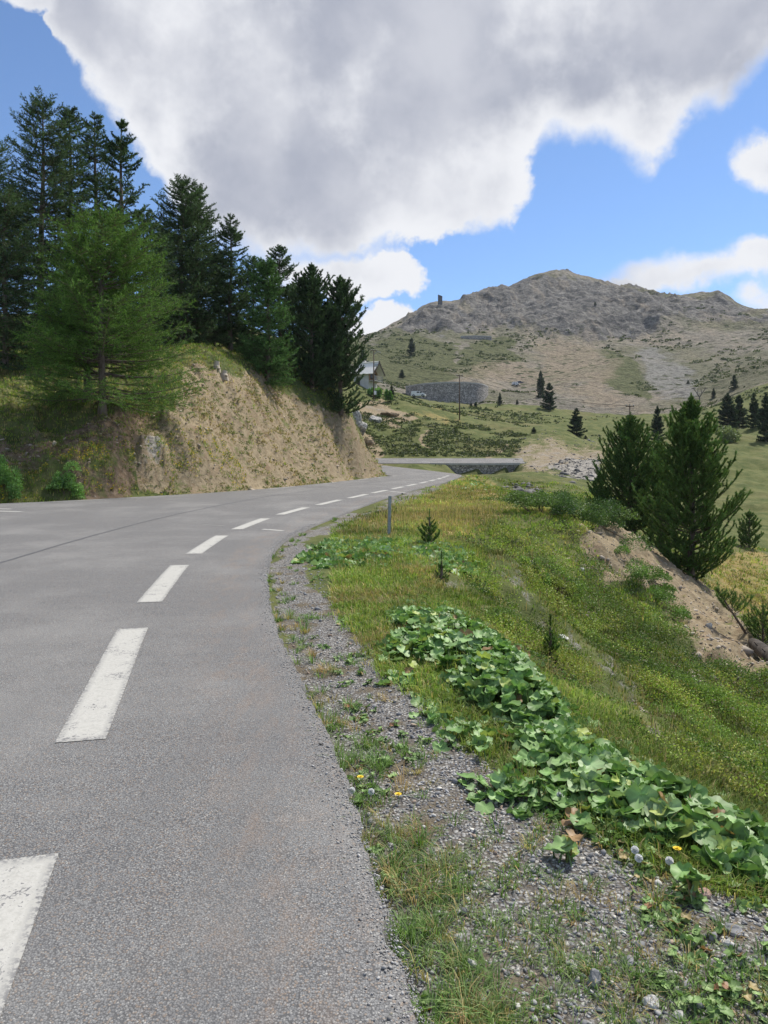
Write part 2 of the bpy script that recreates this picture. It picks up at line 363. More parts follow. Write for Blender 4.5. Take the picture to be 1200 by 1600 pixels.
POLY = dict(
    gravel=[(640, 1640), (510, 1158), (425, 940), (414, 880), (430, 850), (500, 815), (600, 780), (700, 753), (722, 743), (712, 755), (650, 782), (590, 802), (520, 825), (480, 850), (490, 900), (530, 960), (600, 1050), (660, 1090), (720, 1160), (810, 1240), (890, 1285), (990, 1345), (1090, 1390), (1240, 1430), (1240, 1640)],
    scree=[(915, 828), (970, 820), (1040, 860), (1085, 905), (1135, 945), (1180, 995), (1205, 1040), (1225, 1085), (1155, 1082), (1080, 1035), (1068, 968), (1015, 930), (945, 888), (918, 862)],
    bank=[(300, 570), (345, 577), (400, 590), (450, 622), (520, 648), (545, 655), (575, 690), (600, 740), (560, 752), (400, 768), (250, 776), (210, 765), (205, 700), (270, 650), (290, 600)],
    earth=[(-400, 690), (60, 690), (160, 655), (265, 648), (212, 700), (200, 768), (130, 748), (0, 735), (-400, 735)],
    spur=[(815, 692), (850, 670), (900, 683), (955, 690), (960, 715), (930, 745), (880, 748), (820, 738), (800, 720)],
    stones=[(868, 728), (905, 716), (940, 724), (942, 746), (905, 752), (874, 744)],
    rubble=[(790, 764), (825, 758), (850, 770), (835, 780), (800, 778)],
    outcrop=[(214, 700), (240, 690), (265, 705), (268, 740), (258, 758), (232, 752), (215, 728)],
    tan=[(1090, 885), (1130, 862), (1170, 862), (1260, 885), (1260, 1010), (1180, 985), (1140, 950)],
    mound=[(548, 640), (590, 628), (640, 640), (645, 655), (610, 668), (560, 665)],
    drystrip=[(640, 634), (700, 648), (740, 662), (690, 660), (640, 646)],
    dryverge=[(730, 745), (760, 750), (780, 790), (760, 830), (700, 840), (640, 820), (600, 830), (560, 830), (600, 800), (660, 780)],
    path=[(655, 700), (650, 680), (662, 668), (672, 672), (662, 690), (668, 706)],
    sand=[(760, 700), (800, 690), (808, 704), (780, 712), (755, 712)],
    cliff=[(636, 486), (665, 478), (720, 482), (722, 468), (760, 455), (870, 422), (1000, 455), (1060, 465), (1065, 500), (1010, 528), (960, 520), (930, 533), (900, 520), (800, 512), (745, 510), (690, 518), (630, 512)],
    cliffr=[(1060, 462), (1125, 456), (1160, 484), (1210, 490), (1210, 520), (1100, 510), (1060, 500)],
    greenm=[(550, 535), (640, 520), (700, 540), (720, 580), (690, 596), (620, 598), (550, 600)],
    greenp=[(720, 540), (790, 530), (800, 570), (760, 600), (710, 590)],
    green2=[(930, 560), (960, 545), (1010, 590), (1030, 630), (980, 620), (940, 600)],
    gully=[(866, 985), (905, 998), (1000, 1105), (1070, 1165), (1040, 1175), (960, 1115), (880, 1035)],
    gully2=[(755, 880), (800, 885), (866, 985), (840, 1005), (780, 935)],
    bare=[(940, 900), (1005, 912), (995, 928), (940, 920)],
    bare2=[(1030, 955), (1095, 972), (1088, 1004), (1036, 985)],
    bare3=[(690, 880), (740, 900), (745, 930), (690, 925)],
    hollow=[(1060, 1445), (1120, 1430), (1160, 1450), (1200, 1500), (1230, 1560), (1130, 1570), (1070, 1510)],
    pink=[(650, 596), (720, 585), (830, 560), (850, 530), (930, 530), (920, 590), (880, 612), (760, 606)],
    pink2=[(905, 535), (935, 528), (955, 570), (960, 610), (1040, 650), (960, 650), (900, 610)],
    greyfan=[(1000, 540), (1060, 560), (1080, 600), (1110, 620), (1050, 625), (1000, 590)],
)
_road_hi = 106.5
def road_w(x, y):
    """1 on the carriageway, falling to 0 beside it"""
    d = np.maximum(x-xright(y), xleft(y)-x)
    d = np.where((y > -8) & (y < 90), d, 50)
    return d
def hiroad(x, y):
    return np.maximum(np.maximum(np.abs(y-103)-3.0, x-19.2), -x-14)
def ground_raw(x, y):
    x = np.asarray(x, float); y = np.asarray(y, float)
    r = np.hypot(x, y); th = np.arctan2(x, y); lim = math.atan(.84)
    thc = np.clip(th, -lim, lim); d = np.maximum(r*np.cos(thc), .3)
    z = EYE+tgrid(np.tan(thc), np.log(d))*d
    z = z*sstep(d, .8, 2.2)+(-.08)*(1-sstep(d, .8, 2.2))
    zb = sstep(np.abs(th), 1.1, 2.4)          # behind the viewer: the pass levels out
    z = z*(1-zb)+zb*np.where(x < 0, 1.2*sstep(-x, 17, 30), -2.5*sstep(x, 2, 12))
    return z
def ground_z(x, y, fine=True):
    x = np.asarray(x, float); y = np.asarray(y, float)
    z = ground_raw(x, y); r = np.hypot(x, y)
    rd = road_w(x, y)
    px, py = project(x, y, z)
    off = sstep(rd, .3, 2.5)
    if fine:
        right = sstep(x-xright(y), 1.6, 3.2)*sstep(z-zroad(y), -.05, -.7)*(y > 0)*sstep(r, 60, 30)
        hum = fbm(x*.75, y*.75, 3, 3)*.26+fbm(x*2.3, y*2.3, 3, 9)*.10+np.maximum(0, fbm(x*.5, y*.5, 2, 31))*.30
        z = z+right*hum
        sc_ = sstep(poly_sd(px, py, POLY['scree']), -4, 12)*(y > 6)*(y < 40)
        z = z+sc_*(ridged(x*.8, y*.7, 4, 35)*.13+fbm(x*2.6, y*2.6, 3, 37)*.07)
        z = z+off*fbm(x*1.7, y*1.7, 3, 5)*.035*sstep(r, 30, 8)
        lf = sstep(xleft(y)-x, .3, 2.0)*sstep(y, 22, 27)*sstep(y, 75, 66)
        oc = sstep(poly_sd(px, py, POLY['outcrop']), -6, 10)*(y > 20)*(y < 50)
        z = z+oc*(ridged(x*.9, y*1.1+z*.8, 4, 25)*.55+.25)
        z = z+lf*(ridged(x*.42+y*.2, y*.5, 4, 21)*.36+fbm(x*1.6, y*1.6, 4, 8)*.24+ridged(x*1.1+3, y*1.3, 4, 23)*.16)
        md = sstep(r, 55, 80)*sstep(hiroad(x, y), .5, 6)*off
        z = z+md*(fbm(x*.11, y*.11, 3, 6)*.5+fbm(x*.4, y*.4, 4, 41)*.28)*sstep(r, 420, 250)
        mt = sstep(r, 300, 430)
        m0 = mt > 0
        if m0.any():
            xm, ym = x[m0], y[m0]
            cl = np.clip(poly_sd(px[m0], py[m0], POLY['cliff'])/8+.4, 0, 1)+np.clip(poly_sd(px[m0], py[m0], POLY['cliffr'])/8+.4, 0, 1)*.6
            q = fbm(xm*.02, ym*.02, 3, 77)*14
            rk = ridged((xm+q)*.028, (ym+q)*.016, 5, 51)*8.0+ridged((xm-q)*.09, (ym+q)*.05, 5, 61)*5.0
            soft = fbm(xm*.03, ym*.012, 4, 71)*2.0+fbm(xm*.12, ym*.06, 3, 73)*.8
            rk = rk*np.interp(xm/ym, [-.05, .16, .22, .28, .36, .6], [.8, .8, .5, .6, .8, .8])
            zz = z.copy(); zz[m0] += mt[m0]*(rk*cl+soft*(1-.5*np.minimum(cl, 1)))
            z = zz
    k = sstep(rd, .02, 1.1); tz = zroad(y)-.07
    z = tz*(1-k)+z*k
    k2 = sstep(hiroad(x, y), 0, 2.5); t2 = 3.03+(y-100)*.135-.06
    z = t2*(1-k2)+z*k2
    # the ground drops in front of the low retaining wall
    kw = sstep(x, 8, 10)*sstep(x, 18.5, 17)*sstep(y, 93, 96)*sstep(y, 99.75, 99.6)
    z = z*(1-kw)+kw*np.minimum(z, 1.50)
    return z
def hit(px, py, d0=2.0, d1=780.0):
    d = np.exp(np.linspace(math.log(d0), math.log(d1), 3000)); x = (px-CX)/FPX*d; z = EYE+(HY-py)/FPX*d
    b = np.nonzero(ground_z(x, d) > z)[0]
    i = b[0] if len(b) else len(d)-1
    return float(x[i]), float(d[i]), float(ground_z(x[i:i+1], d[i:i+1])[0])
def gz1(x, y): return float(ground_z(np.array([x]), np.array([y]))[0])

# polar sheets centred under the viewpoint: fine near by, coarse far away
def axis_th(n_mid, w_mid, n_side):
    mid = np.linspace(-w_mid, w_mid, n_mid)
    side = w_mid+(PI-w_mid)*(np.linspace(0, 1, n_side+1)[1:])**1.6
    return np.r_[-side[::-1], mid, side]
TH = axis_th(1000, R(36), 60)
RR = np.r_[[.25, .5, .8], np.exp(np.linspace(math.log(1.1), math.log(60), 470)), np.exp(np.linspace(math.log(60.4), math.log(300), 300)), np.exp(np.linspace(math.log(301), math.log(820), 330))]
ISPLIT = 3+470+250                        # the mountain sheet begins here
gx = RR[:, None]*np.sin(TH)[None]; gy = RR[:, None]*np.cos(TH)[None]
gzz = ground_z(gx.ravel(), gy.ravel()).reshape(gx.shape)
gz0 = ground_raw(gx.ravel(), gy.ravel()).reshape(gx.shape)
gpx, gpy = project(gx, gy, gz0)
# ragged borders between kinds of ground
wa, wb = gx/np.maximum(np.hypot(gx, gy), .1)*22, np.log(RR)[:, None]*11+gy*0
wamp = np.interp(np.log(RR), [.5, 2.5, 4.2, 6.5], [1.3, 1.0, .8, 1.0])[:, None]
wpx = gpx+wamp*(fbm(wa, wb, 5, 201, .62)*26); wpy = gpy+wamp*(fbm(wa+7, wb+3, 5, 301, .62)*17)
def zone(names, sl, soft=10):
    o = 0
    for nme in names:
        sd = np.clip(poly_sd(wpx[sl].ravel(), wpy[sl].ravel(), POLY[nme]), -60, 60)/soft
        o = np.maximum(o, np.clip(sd*.5+.5, 0, 1))
    return np.where(gy[sl].ravel() > .5, o, 0) if not np.isscalar(o) else np.zeros(gx[sl].size)
def sheet(name, i0, i1, m, cols):
    n, k = i1-i0, len(TH)
    V = np.stack([gx[i0:i1].ravel(), gy[i0:i1].ravel(), gzz[i0:i1].ravel()], 1)
    a = np.arange(n*k).reshape(n, k)
    F = np.stack([a[:-1, :-1], a[:-1, 1:], a[1:, 1:], a[1:, :-1]], -1).reshape(-1, 4)[:, ::-1]
    me = mesh_np(name, V, F, m, cols, True)
    return tag(link(name, me), kind='structure')

# ------------------------------------------------------------------ ground
M = {}
def soil_cols(g, p):
    n1 = g.noise(p, 3.0, 8, .65); n2 = g.noise(p, 38, 4, .6)
    return n1, n2
m_, g = mat('ground'); M['ground'] = m_
p = g.pos(); za = g.sep(g.attr('zone_a').outputs['Color']); zb = g.sep(g.attr('zone_b').outputs['Color'])
n_big = g.noise(p, .06, 5, .6); n_mid = g.noise(p, .55, 6, .62); n_fin = g.noise(p, 4.0, 6, .65); n_xf = g.noise(p, 30, 4, .7)
def wob(zsock, amt=.9, a=.40, b=.60):
    q = g.m('ADD', zsock, g.m('MULTIPLY', g.m('SUBTRACT', g.m('ADD', g.m('MULTIPLY', n_mid, .5), g.m('MULTIPLY', n_fin, .5)), .5), amt))
    return g.step(q, a, b)
grass = g.mix(g.step(n_mid, .35, .65), (.066, .088, .028), (.128, .138, .052))
grass = g.mix(g.step(n_fin, .5, .75), grass, (.14, .135, .06))
grass = g.mix(g.m('MULTIPLY', g.step(n_big, .5, .68), .5), grass, (.165, .14, .07))
dry = g.mix(n_fin, (.20, .165, .06), (.30, .225, .105))
dry = g.mix(g.step(n_mid, .5, .7), dry, (.14, .155, .045))
tan = g.mix(g.step(n_fin, .3, .7), (.185, .146, .092), (.315, .257, .172))
tan = g.mix(g.step(g.noise(g.vm('MULTIPLY', p, (1, 1, .35)), 1.3, 7, .7), .50, .68), tan, (.22, .16, .105))
tan = g.mix(g.step(g.vor(p, 9), .0, .25), (.33, .29, .235), tan)
tan = g.mix(g.m('MULTIPLY', g.step(g.noise(p, .9, 6, .7), .57, .66), .8), tan, (.12, .14, .045))
earth = g.mix(g.step(n_fin, .3, .7), (.10, .07, .045), (.22, .165, .115))
earth = g.mix(g.step(n_mid, .50, .62), earth, (.09, .11, .035))
vst = g.node('ShaderNodeTexVoronoi'); g.put(vst.inputs['Vector'], p); vst.inputs['Scale'].default_value = 55
stc = g.sep(vst.outputs['Color'])[0]
gravel = g.mix(g.m('POWER', stc, 1.3), (.15, .15, .152), (.46, .455, .44))
gravel = g.mix(g.step(vst.outputs['Distance'], .32, .62), gravel, (.12, .11, .10))
gravel = g.mix(g.step(g.noise(p, 2.2, 5, .65), .50, .62), gravel, (.135, .115, .085))
rock = g.mix(g.step(g.noise(g.vm('MULTIPLY', p, (1, 1, 2.2)), 2.4, 9, .75), .3, .7), (.085, .08, .075), (.40, .375, .335))
col = grass
col = g.mix(wob(zb[0]), col, dry)
col = g.mix(wob(za[1], 1.3), col, tan)
col = g.mix(wob(za[2], 1.1), col, earth)
col = g.mix(wob(zb[1], 1.0), col, rock)
col = g.mix(wob(za[0], 1.0), col, gravel)
hgt = g.m('ADD', g.m('MULTIPLY', n_fin, .6), g.m('MULTIPLY', n_xf, .14))
hgt = g.m('ADD', hgt, g.m('MULTIPLY', g.m('SUBTRACT', .5, vst.outputs['Distance']), g.m('MULTIPLY', za[0], .10)))
g.surf(col, .95, g.bump(hgt, .9, .12), spec=.1)

m_, g = mat('mountain'); M['mountain'] = m_
p = g.pos(); za = g.sep(g.attr('zone_a').outputs['Color']); zb = g.sep(g.attr('zone_b').outputs['Color'])
pd = g.vm('MULTIPLY', p, (1, .35, 1))
n_a = g.noise(p, .010, 7, .62); n_b = g.noise(p, .045, 8, .66); n_c = g.noise(p, .22, 7, .7); st = g.noise(g.vm('MULTIPLY', p, (1, .18, .18)), .09, 7, .68)
def wob(zsock, amt=1.0, a=.42, b=.58):
    q = g.m('ADD', zsock, g.m('MULTIPLY', g.m('SUBTRACT', g.m('ADD', g.m('MULTIPLY', n_b, .5), g.m('MULTIPLY', n_c, .5)), .5), amt))
    return g.step(q, a, b)
scree = g.mix(g.step(n_c, .3, .7), (.165, .152, .125), (.285, .26, .215))
scree = g.mix(g.m('MULTIPLY', g.step(st, .45, .62), .6), scree, (.31, .265, .205))
green = g.mix(n_c, (.072, .088, .038), (.155, .160, .08))
pink = g.mix(n_c, (.215, .175, .125), (.35, .285, .21))
pink = g.mix(g.step(n_b, .5, .66), pink, (.20, .185, .12))
rock = g.mix(g.step(g.noise(g.vm('MULTIPLY', p, (1, 1, 1.5)), .10, 10, .72), .30, .70), (.042, .043, .047), (.27, .258, .24))
rock = g.mix(g.m('MULTIPLY', g.step(st, .52, .66), .5), rock, (.33, .28, .22))
fan = g.mix(n_c, (.19, .187, .187), (.31, .303, .295))
col = scree
col = g.mix(g.m('MULTIPLY', g.step(n_a, .46, .60), .6), col, green)
col = g.mix(wob(za[1], 1.2), col, green)
col = g.mix(g.m('MULTIPLY', wob(g.m('MULTIPLY', za[2], .8), 2.0, .3, .75), .75), col, pink)
col = g.mix(g.m('MULTIPLY', wob(g.m('MULTIPLY', zb[0], .8), 1.8, .3, .75), .7), col, fan)
col = g.mix(wob(za[0], 1.1), col, rock)
# low juniper mats, dark and rounded
vj = g.node('ShaderNodeTexVoronoi'); g.put(vj.inputs['Vector'], g.vm('ADD', p, g.vm('SCALE', g.noise(p, .25, 3, .6, 0, True), None, 5.0))); vj.inputs['Scale'].default_value = .20
spots = g.m('MULTIPLY', g.step(g.m('ADD', vj.outputs['Distance'], g.m('MULTIPLY', n_c, .3)), .52, .40), g.step(g.noise(p, .022, 4, .6), .40, .55))
spots = g.m('MULTIPLY', spots, g.m('SUBTRACT', 1, g.m('MULTIPLY', za[0], .8)))
col = g.mix(spots, col, (.060, .072, .034))
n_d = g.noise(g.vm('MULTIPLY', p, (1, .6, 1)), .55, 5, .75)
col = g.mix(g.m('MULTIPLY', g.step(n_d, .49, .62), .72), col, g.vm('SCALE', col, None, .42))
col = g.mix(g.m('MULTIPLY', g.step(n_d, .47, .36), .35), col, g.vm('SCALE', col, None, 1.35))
g.surf(col, .95, g.bump(g.m('ADD', n_c, g.m('MULTIPLY', n_b, 1.5)), 1.0, 3.2), spec=.1)

zs = slice(0, ISPLIT+1)
A = np.stack([np.maximum(zone(['gravel'], zs, 14), .52*zone(['gully', 'gully2', 'bare3'], zs, 18)), np.maximum(np.maximum(zone(['scree', 'bank', 'bare', 'bare2'], zs, 12), .66*zone(['spur'], zs, 26)), .8*zone(['path', 'sand', 'mound'], zs, 5)), np.maximum(zone(['earth'], zs, 30), zone(['hollow'], zs, 30))], 1)
B = np.stack([np.maximum(zone(['tan'], zs, 14), .8*zone(['dryverge', 'drystrip'], zs, 14)), np.maximum(np.maximum(np.maximum(zone(['stones', 'rubble'], zs, 9)*.8, .46*zone(['spur'], zs, 20)), .62*zone(['outcrop'], zs, 22)), .45*zone(['mound'], zs, 10)), zone(['tan'], zs)], 1)
ground = sheet('ground', 0, ISPLIT+1, M['ground'], {'zone_a': A, 'zone_b': B})
zs = slice(ISPLIT, len(RR))
A = np.stack([zone(['cliff', 'cliffr'], zs, 14), np.maximum(zone(['greenm', 'greenp', 'green2'], zs, 20), .0), zone(['pink', 'pink2'], zs, 18)], 1)
B = np.stack([zone(['greyfan'], zs, 14)]*3, 1)
mountain = sheet('mountain', ISPLIT, len(RR), M['mountain'], {'zone_a': A, 'zone_b': B})

# ------------------------------------------------------------------ road
m_, g = mat('asphalt'); M['asphalt'] = m_
p = g.pos(); va = g.node('ShaderNodeTexVoronoi'); g.put(va.inputs['Vector'], p); va.inputs['Scale'].default_value = 125
vb = g.node('ShaderNodeTexVoronoi'); g.put(vb.inputs['Vector'], p); vb.inputs['Scale'].default_value = 250
ca = g.sep(va.outputs['Color']); cb = g.sep(vb.outputs['Color'])
col = g.ramp(g.m('ADD', g.m('MULTIPLY', ca[0], .6), g.m('MULTIPLY', cb[1], .4)), [(0, (.100, .102, .108)), (.45, (.174, .177, .182)), (.75, (.226, .228, .230)), (1, (.44, .435, .41))])
col = g.mix(g.m('MULTIPLY', g.step(ca[1], .80, .86), .55), col, (.24, .17, .115))
col = g.mix(g.step(va.outputs['Distance'], .45, .70), col, (.085, .086, .09))
nl = g.noise(p, .5, 6, .6); ns = g.noise(g.vm('MULTIPLY', p, (1, .12, 1)), 1.4, 4, .6)
edge = g.attr('edge').outputs['Fac']
col = g.mix(g.m('MULTIPLY', g.m('MULTIPLY', edge, g.step(g.noise(g.vm('MULTIPLY', p, (1, .35, 1)), 7, 6, .7), .42, .72)), .26), col, (.31, .20, .125))
col = g.mix(g.m('MULTIPLY', g.step(nl, .42, .68), .32), col, (.30, .295, .285))
col = g.mix(g.m('MULTIPLY', g.step(ns, .48, .66), .34), col, (.135, .135, .138))
hb = g.m('ADD', g.m('SUBTRACT', .6, va.outputs['Distance']), g.m('MULTIPLY', ca[2], .5))
g.surf(col, .82, g.bump(hb, .55, .006), spec=.25)

def strip_mesh(name, ys, xl, xr, zf, m, cols=None, skirt=.0, nx=24, edge=False):
    V = []; F = []; E = []
    ts = np.linspace(0, 1, nx)**1.0
    for y, a, b in zip(ys, xl, xr):
        row = a+(b-a)*ts
        row = np.where(ts > .9, row, row)
        z = np.full(nx, zf(y))
        if skirt: row = np.r_[row[0]-.03, row, row[-1]+.015]; z = np.r_[z[0]-skirt, z, z[-1]-skirt]
        V.append(np.stack([row, np.full(len(row), y), z], 1)); E.append(b-row)
    k = len(V[0]); n = len(V); V = np.concatenate(V); E = np.concatenate(E)
    a = np.arange(n*k).reshape(n, k)
    F = np.stack([a[:-1, :-1], a[:-1, 1:], a[1:, 1:], a[1:, :-1]], -1).reshape(-1, 4)
    me = mesh_np(name, V, F, m, {'edge': np.exp(-((E-.42)/.33)**2)} if edge else None, False)
    return link(name, me)
ysr = np.r_[np.linspace(-8, 12, 500), np.linspace(12.05, 30, 220), np.linspace(30.2, 62.3, 140), np.linspace(62.5, 88, 60)]
xr_ = xright(ysr)+np.where(ysr < 40, fbm(ysr*1.3, ysr*0, 2, 4)*.014+fbm(ysr*9, ysr*0+3, 4, 6)*.030*np.clip(1.3-ysr/20, .3, 1), 0)
tsx = 40
road = strip_mesh('road', ysr, xleft(ysr)+fbm(ysr*1.1, ysr*0+9, 3, 5)*.10, xr_, zroad, M['asphalt'], skirt=.075, nx=160, edge=True)
tag(road, kind='structure')

m_, g = mat('road_paint'); M['paint'] = m_
p = g.pos(); nw = g.noise(p, 42, 5, .7); nw2 = g.noise(p, 5, 5, .65)
cr = g.m('SUBTRACT', 1, g.step(g.vor(g.vm('ADD', p, g.vm('SCALE', g.noise(p, 9, 4, .6, 0, True), None, .25)), 3.2, 'DISTANCE_TO_EDGE'), .004, .018))
wear = g.m('MAXIMUM', g.step(g.m('ADD', g.m('MULTIPLY', nw, .62), g.m('MULTIPLY', nw2, .38)), .565, .60), g.m('MULTIPLY', cr, g.step(nw2, .5, .6)))
wear = g.m('MAXIMUM', wear, g.m('MULTIPLY', g.attr('rim').outputs['Fac'], g.step(nw, .42, .56)))
col = g.mix(nw2, (.33, .325, .30), (.41, .405, .385)); col = g.mix(g.step(nw, .35, .6), col, (.44, .435, .41))
col = g.mix(wear, col, (.16, .16, .165))
g.surf(col, .7, g.bump(nw, .3, .004), spec=.3)
m_, g = mat('tar'); M['tar'] = m_
p = g.pos(); g.surf(g.mix(g.noise(p, 20, 4), (.065, .067, .072), (.12, .122, .13)), .75)

XD = np.array([(0, -.72), (1.8, -1.05), (3.22, -1.42), (4.52, -1.69), (7.44, -2.37), (8.75, -2.62), (11.71, -3.08), (13.03, -3.2), (16.0, -3.36), (17.33, -3.3), (20.33, -3.12), (21.6, -2.9), (24.6, -2.45), (25.86, -2.15), (28.8, -1.6), (30.07, -1.25), (33, -.65), (37, .3), (41, 1.2), (47.3, 2.65), (54, 4.05), (60, 5.1), (64, 5.75)])
def xdash(y): return np.interp(y, XD[:, 0], XD[:, 1])*.5+.25*(np.interp(np.asarray(y)-.7, XD[:, 0], XD[:, 1])+np.interp(np.asarray(y)+.7, XD[:, 0], XD[:, 1]))
def ribbon(name, ys, xs, w, m, parent, lift=.004, n_w=7, side=-1):
    """painted strip of width w lying along a line, its right edge on the line"""
    ys = np.asarray(ys, float); xs = np.asarray(xs, float)
    tx = np.gradient(xs); ty = np.gradient(ys); L = np.hypot(tx, ty); nx_, ny_ = -ty/L, tx/L
    V = []; rim = []
    for k in range(n_w):
        t = k/(n_w-1); xx = xs+nx_*w*t; yy2 = ys+ny_*w*t
        V.append(np.stack([xx, yy2, zroad(yy2)+lift], 1)); rim.append(np.full(len(xs), 1.0 if k in (0, n_w-1) else 0.0))
    V = np.stack(V, 1).reshape(-1, 3); rim = np.stack(rim, 1).ravel(); n = len(xs)
    a = np.arange(n*n_w).reshape(n, n_w)
    F = np.stack([a[:-1, :-1], a[:-1, 1:], a[1:, 1:], a[1:, :-1]], -1).reshape(-1, 4)[:, ::-1]
    rim.reshape(n, n_w)[0] = 1; rim.reshape(n, n_w)[-1] = 1
    return link(name, mesh_np(name, V, F, m, {'rim': rim}), parent)
dashes = [(.35, 3.22), (4.52, 7.44), (8.75, 11.71), (13.03, 16.0), (17.33, 20.33), (21.62, 24.6), (25.86, 28.83), (30.07, 33.02), (34.2, 36.9), (38.2, 40.9), (42.1, 44.8), (46.1, 48.8), (50.0, 52.7), (54, 56.6), (57.8, 60.3), (61.4, 63.4)]
for a, b in dashes:
    ys = np.linspace(a, b, 40); ribbon('lane_dash', ys, xdash(ys), .29, M['paint'], road)
def bar(pxa, pya, pxb, pyb, w):
    pts = []
    for px, py in ((pxa, pya), (pxb, pyb)):
        d = 1.728/((py-HY)/FPX+.0245); pts.append(((px-CX)/FPX*d, d))
    xs = np.linspace(pts[0][0], pts[1][0], 12); ys = np.linspace(pts[0][1], pts[1][1], 12)
    ribbon('painted_bar', ys, xs, w, M['paint'], road, .0045)
bar(447, 829, 413, 826.5, .16); bar(636, 770, 611, 767.5, .18); bar(40, 799, -30, 797.5, .28); bar(22, 795.2, -40, 794, .2); bar(352, 821.5, 318, 820, .035)
for a, b in ((27.6, 30.6), (38, 41), (45, 47.5), (52, 55), (58, 60.5), (61.6, 62.6)):
    ys = np.linspace(a, b, 20); ribbon('edge_line', ys, xleft(ys)+.42, .13, M['paint'], road)
YS = np.array([(-2, -4.6), (3, -5.2), (8, -5.85), (11.9, -6.15), (16, -6.25), (20, -6.2), (25, -5.75), (31.6, -4.85), (40, -2.6), (49.6, 0.0), (58, 2.2)])
ys = np.linspace(-2, 58, 260); xs = np.convolve(np.pad(np.interp(ys, YS[:, 0], YS[:, 1]), 10, 'edge'), np.ones(21)/21, 'valid')+fbm(ys*.8, ys*0, 3, 2)*.03
sm = ribbon('tar_seam', ys, xs, .07, M['tar'], road, .003, 2)

# the next stretch of road above the low wall
yu = np.linspace(99.9, 106, 20)
ur = strip_mesh('upper_road', yu, np.full(20, -13.5), 19.0+(yu-100)*.12, lambda y: 3.03+(y-100)*.135, M['asphalt'], skirt=.05, nx=60)
tag(ur, kind='structure')

# ------------------------------------------------------------------ foliage materials (colour carried by the leaves themselves)
def leaf_mat(name, rough=.6, tf=.3, spec=.25, vary=.25):
    m_, g = mat(name); c = g.attr('tint').outputs['Color']
    n = g.noise(g.pos(), 9, 3, .6)
    c = g.mix(g.m('MULTIPLY', g.step(n, .35, .7), vary), c, g.vm('SCALE', c, None, 1.5))
    g.surf(c, rough, spec=spec, trans=g.vm('MULTIPLY', c, (1.15, 1.25, .7)), tfac=tf); M[name] = m_; return m_
leaf_mat('needles', .65, .22, .15); leaf_mat('leaves', .55, .28, .3); leaf_mat('blades', .6, .3, .2); leaf_mat('broad_leaves', .5, .22, .35, .15)
def plain(name, c1, c2, scale=6, rough=.85, bump=.4, bd=.02, stretch=(1, 1, 1), spec=.2, metal=0):
    m_, g = mat(name); p = g.vm('MULTIPLY', g.node('ShaderNodeTexCoord').outputs['Object'], stretch)
    n = g.noise(p, scale, 7, .65); g.surf(g.mix(g.step(n, .3, .7), c1, c2), rough, g.bump(n, bump, bd) if bump else None, spec=spec, metal=metal)
    M[name] = m_; return m_
plain('bark', (.07, .05, .038), (.21, .17, .14), 5, .95, .8, .05, (1, 1, .25))
plain('stem_brown', (.10, .07, .045), (.2, .15, .10), 10)
plain('dead_wood', (.28, .235, .18), (.52, .46, .38), 5, .9, .6, .02, (1, 1, .3))
plain('dark_log', (.025, .022, .02), (.10, .085, .075), 5, .9, .7, .03, (.3, .3, 1))
plain('rock', (.13, .13, .13), (.50, .49, .46), 2.2, .9, .8, .06)
plain('rock_brown', (.15, .11, .075), (.40, .31, .21), 2.5, .9, .9, .08); plain('pale_rock', (.19, .165, .13), (.48, .43, .355), 3.0, .9, 1.0, .10)
plain('pale_stone', (.30, .30, .295), (.58, .57, .545), 12, .85, .5, .01)
plain('grey_stone', (.13, .135, .14), (.33, .33, .34), 12, .85, .5, .01)
plain('pink_stone', (.30, .19, .15), (.46, .32, .27), 12, .85, .4, .01)
m_, g = mat('pebbles'); c = g.attr('tint').outputs['Color']; g.surf(g.mix(g.noise(g.pos(), 90, 4, .7), g.vm('SCALE', c, None, .7), g.vm('SCALE', c, None, 1.25)), .85, spec=.2); M['pebbles'] = m_

def unit(v): return v/np.maximum(np.linalg.norm(v, axis=-1, keepdims=True), 1e-9)
def tubes_np(pts, rad, sides=4):
    """pts (n,k,3), rad (n,k) -> V, quads"""
    n, k, _ = pts.shape
    t = unit(np.gradient(pts, axis=1)); up = np.where(np.abs(t[..., 2:3]) < .9, np.array([0, 0, 1.]), np.array([1., 0, 0]))
    a = unit(np.cross(t, up)); b = np.cross(t, a)
    an = np.linspace(0, 2*PI, sides, endpoint=False)
    V = pts[:, :, None]+rad[:, :, None, None]*(a[:, :, None]*np.cos(an)[None, None, :, None]+b[:, :, None]*np.sin(an)[None, None, :, None])
    idx = np.arange(n*k*sides).reshape(n, k, sides); nx = np.roll(idx, -1, 2)
    F = np.stack([idx[:, :-1], nx[:, :-1], nx[:, 1:], idx[:, 1:]], -1).reshape(-1, 4)
    return V.reshape(-1, 3), F
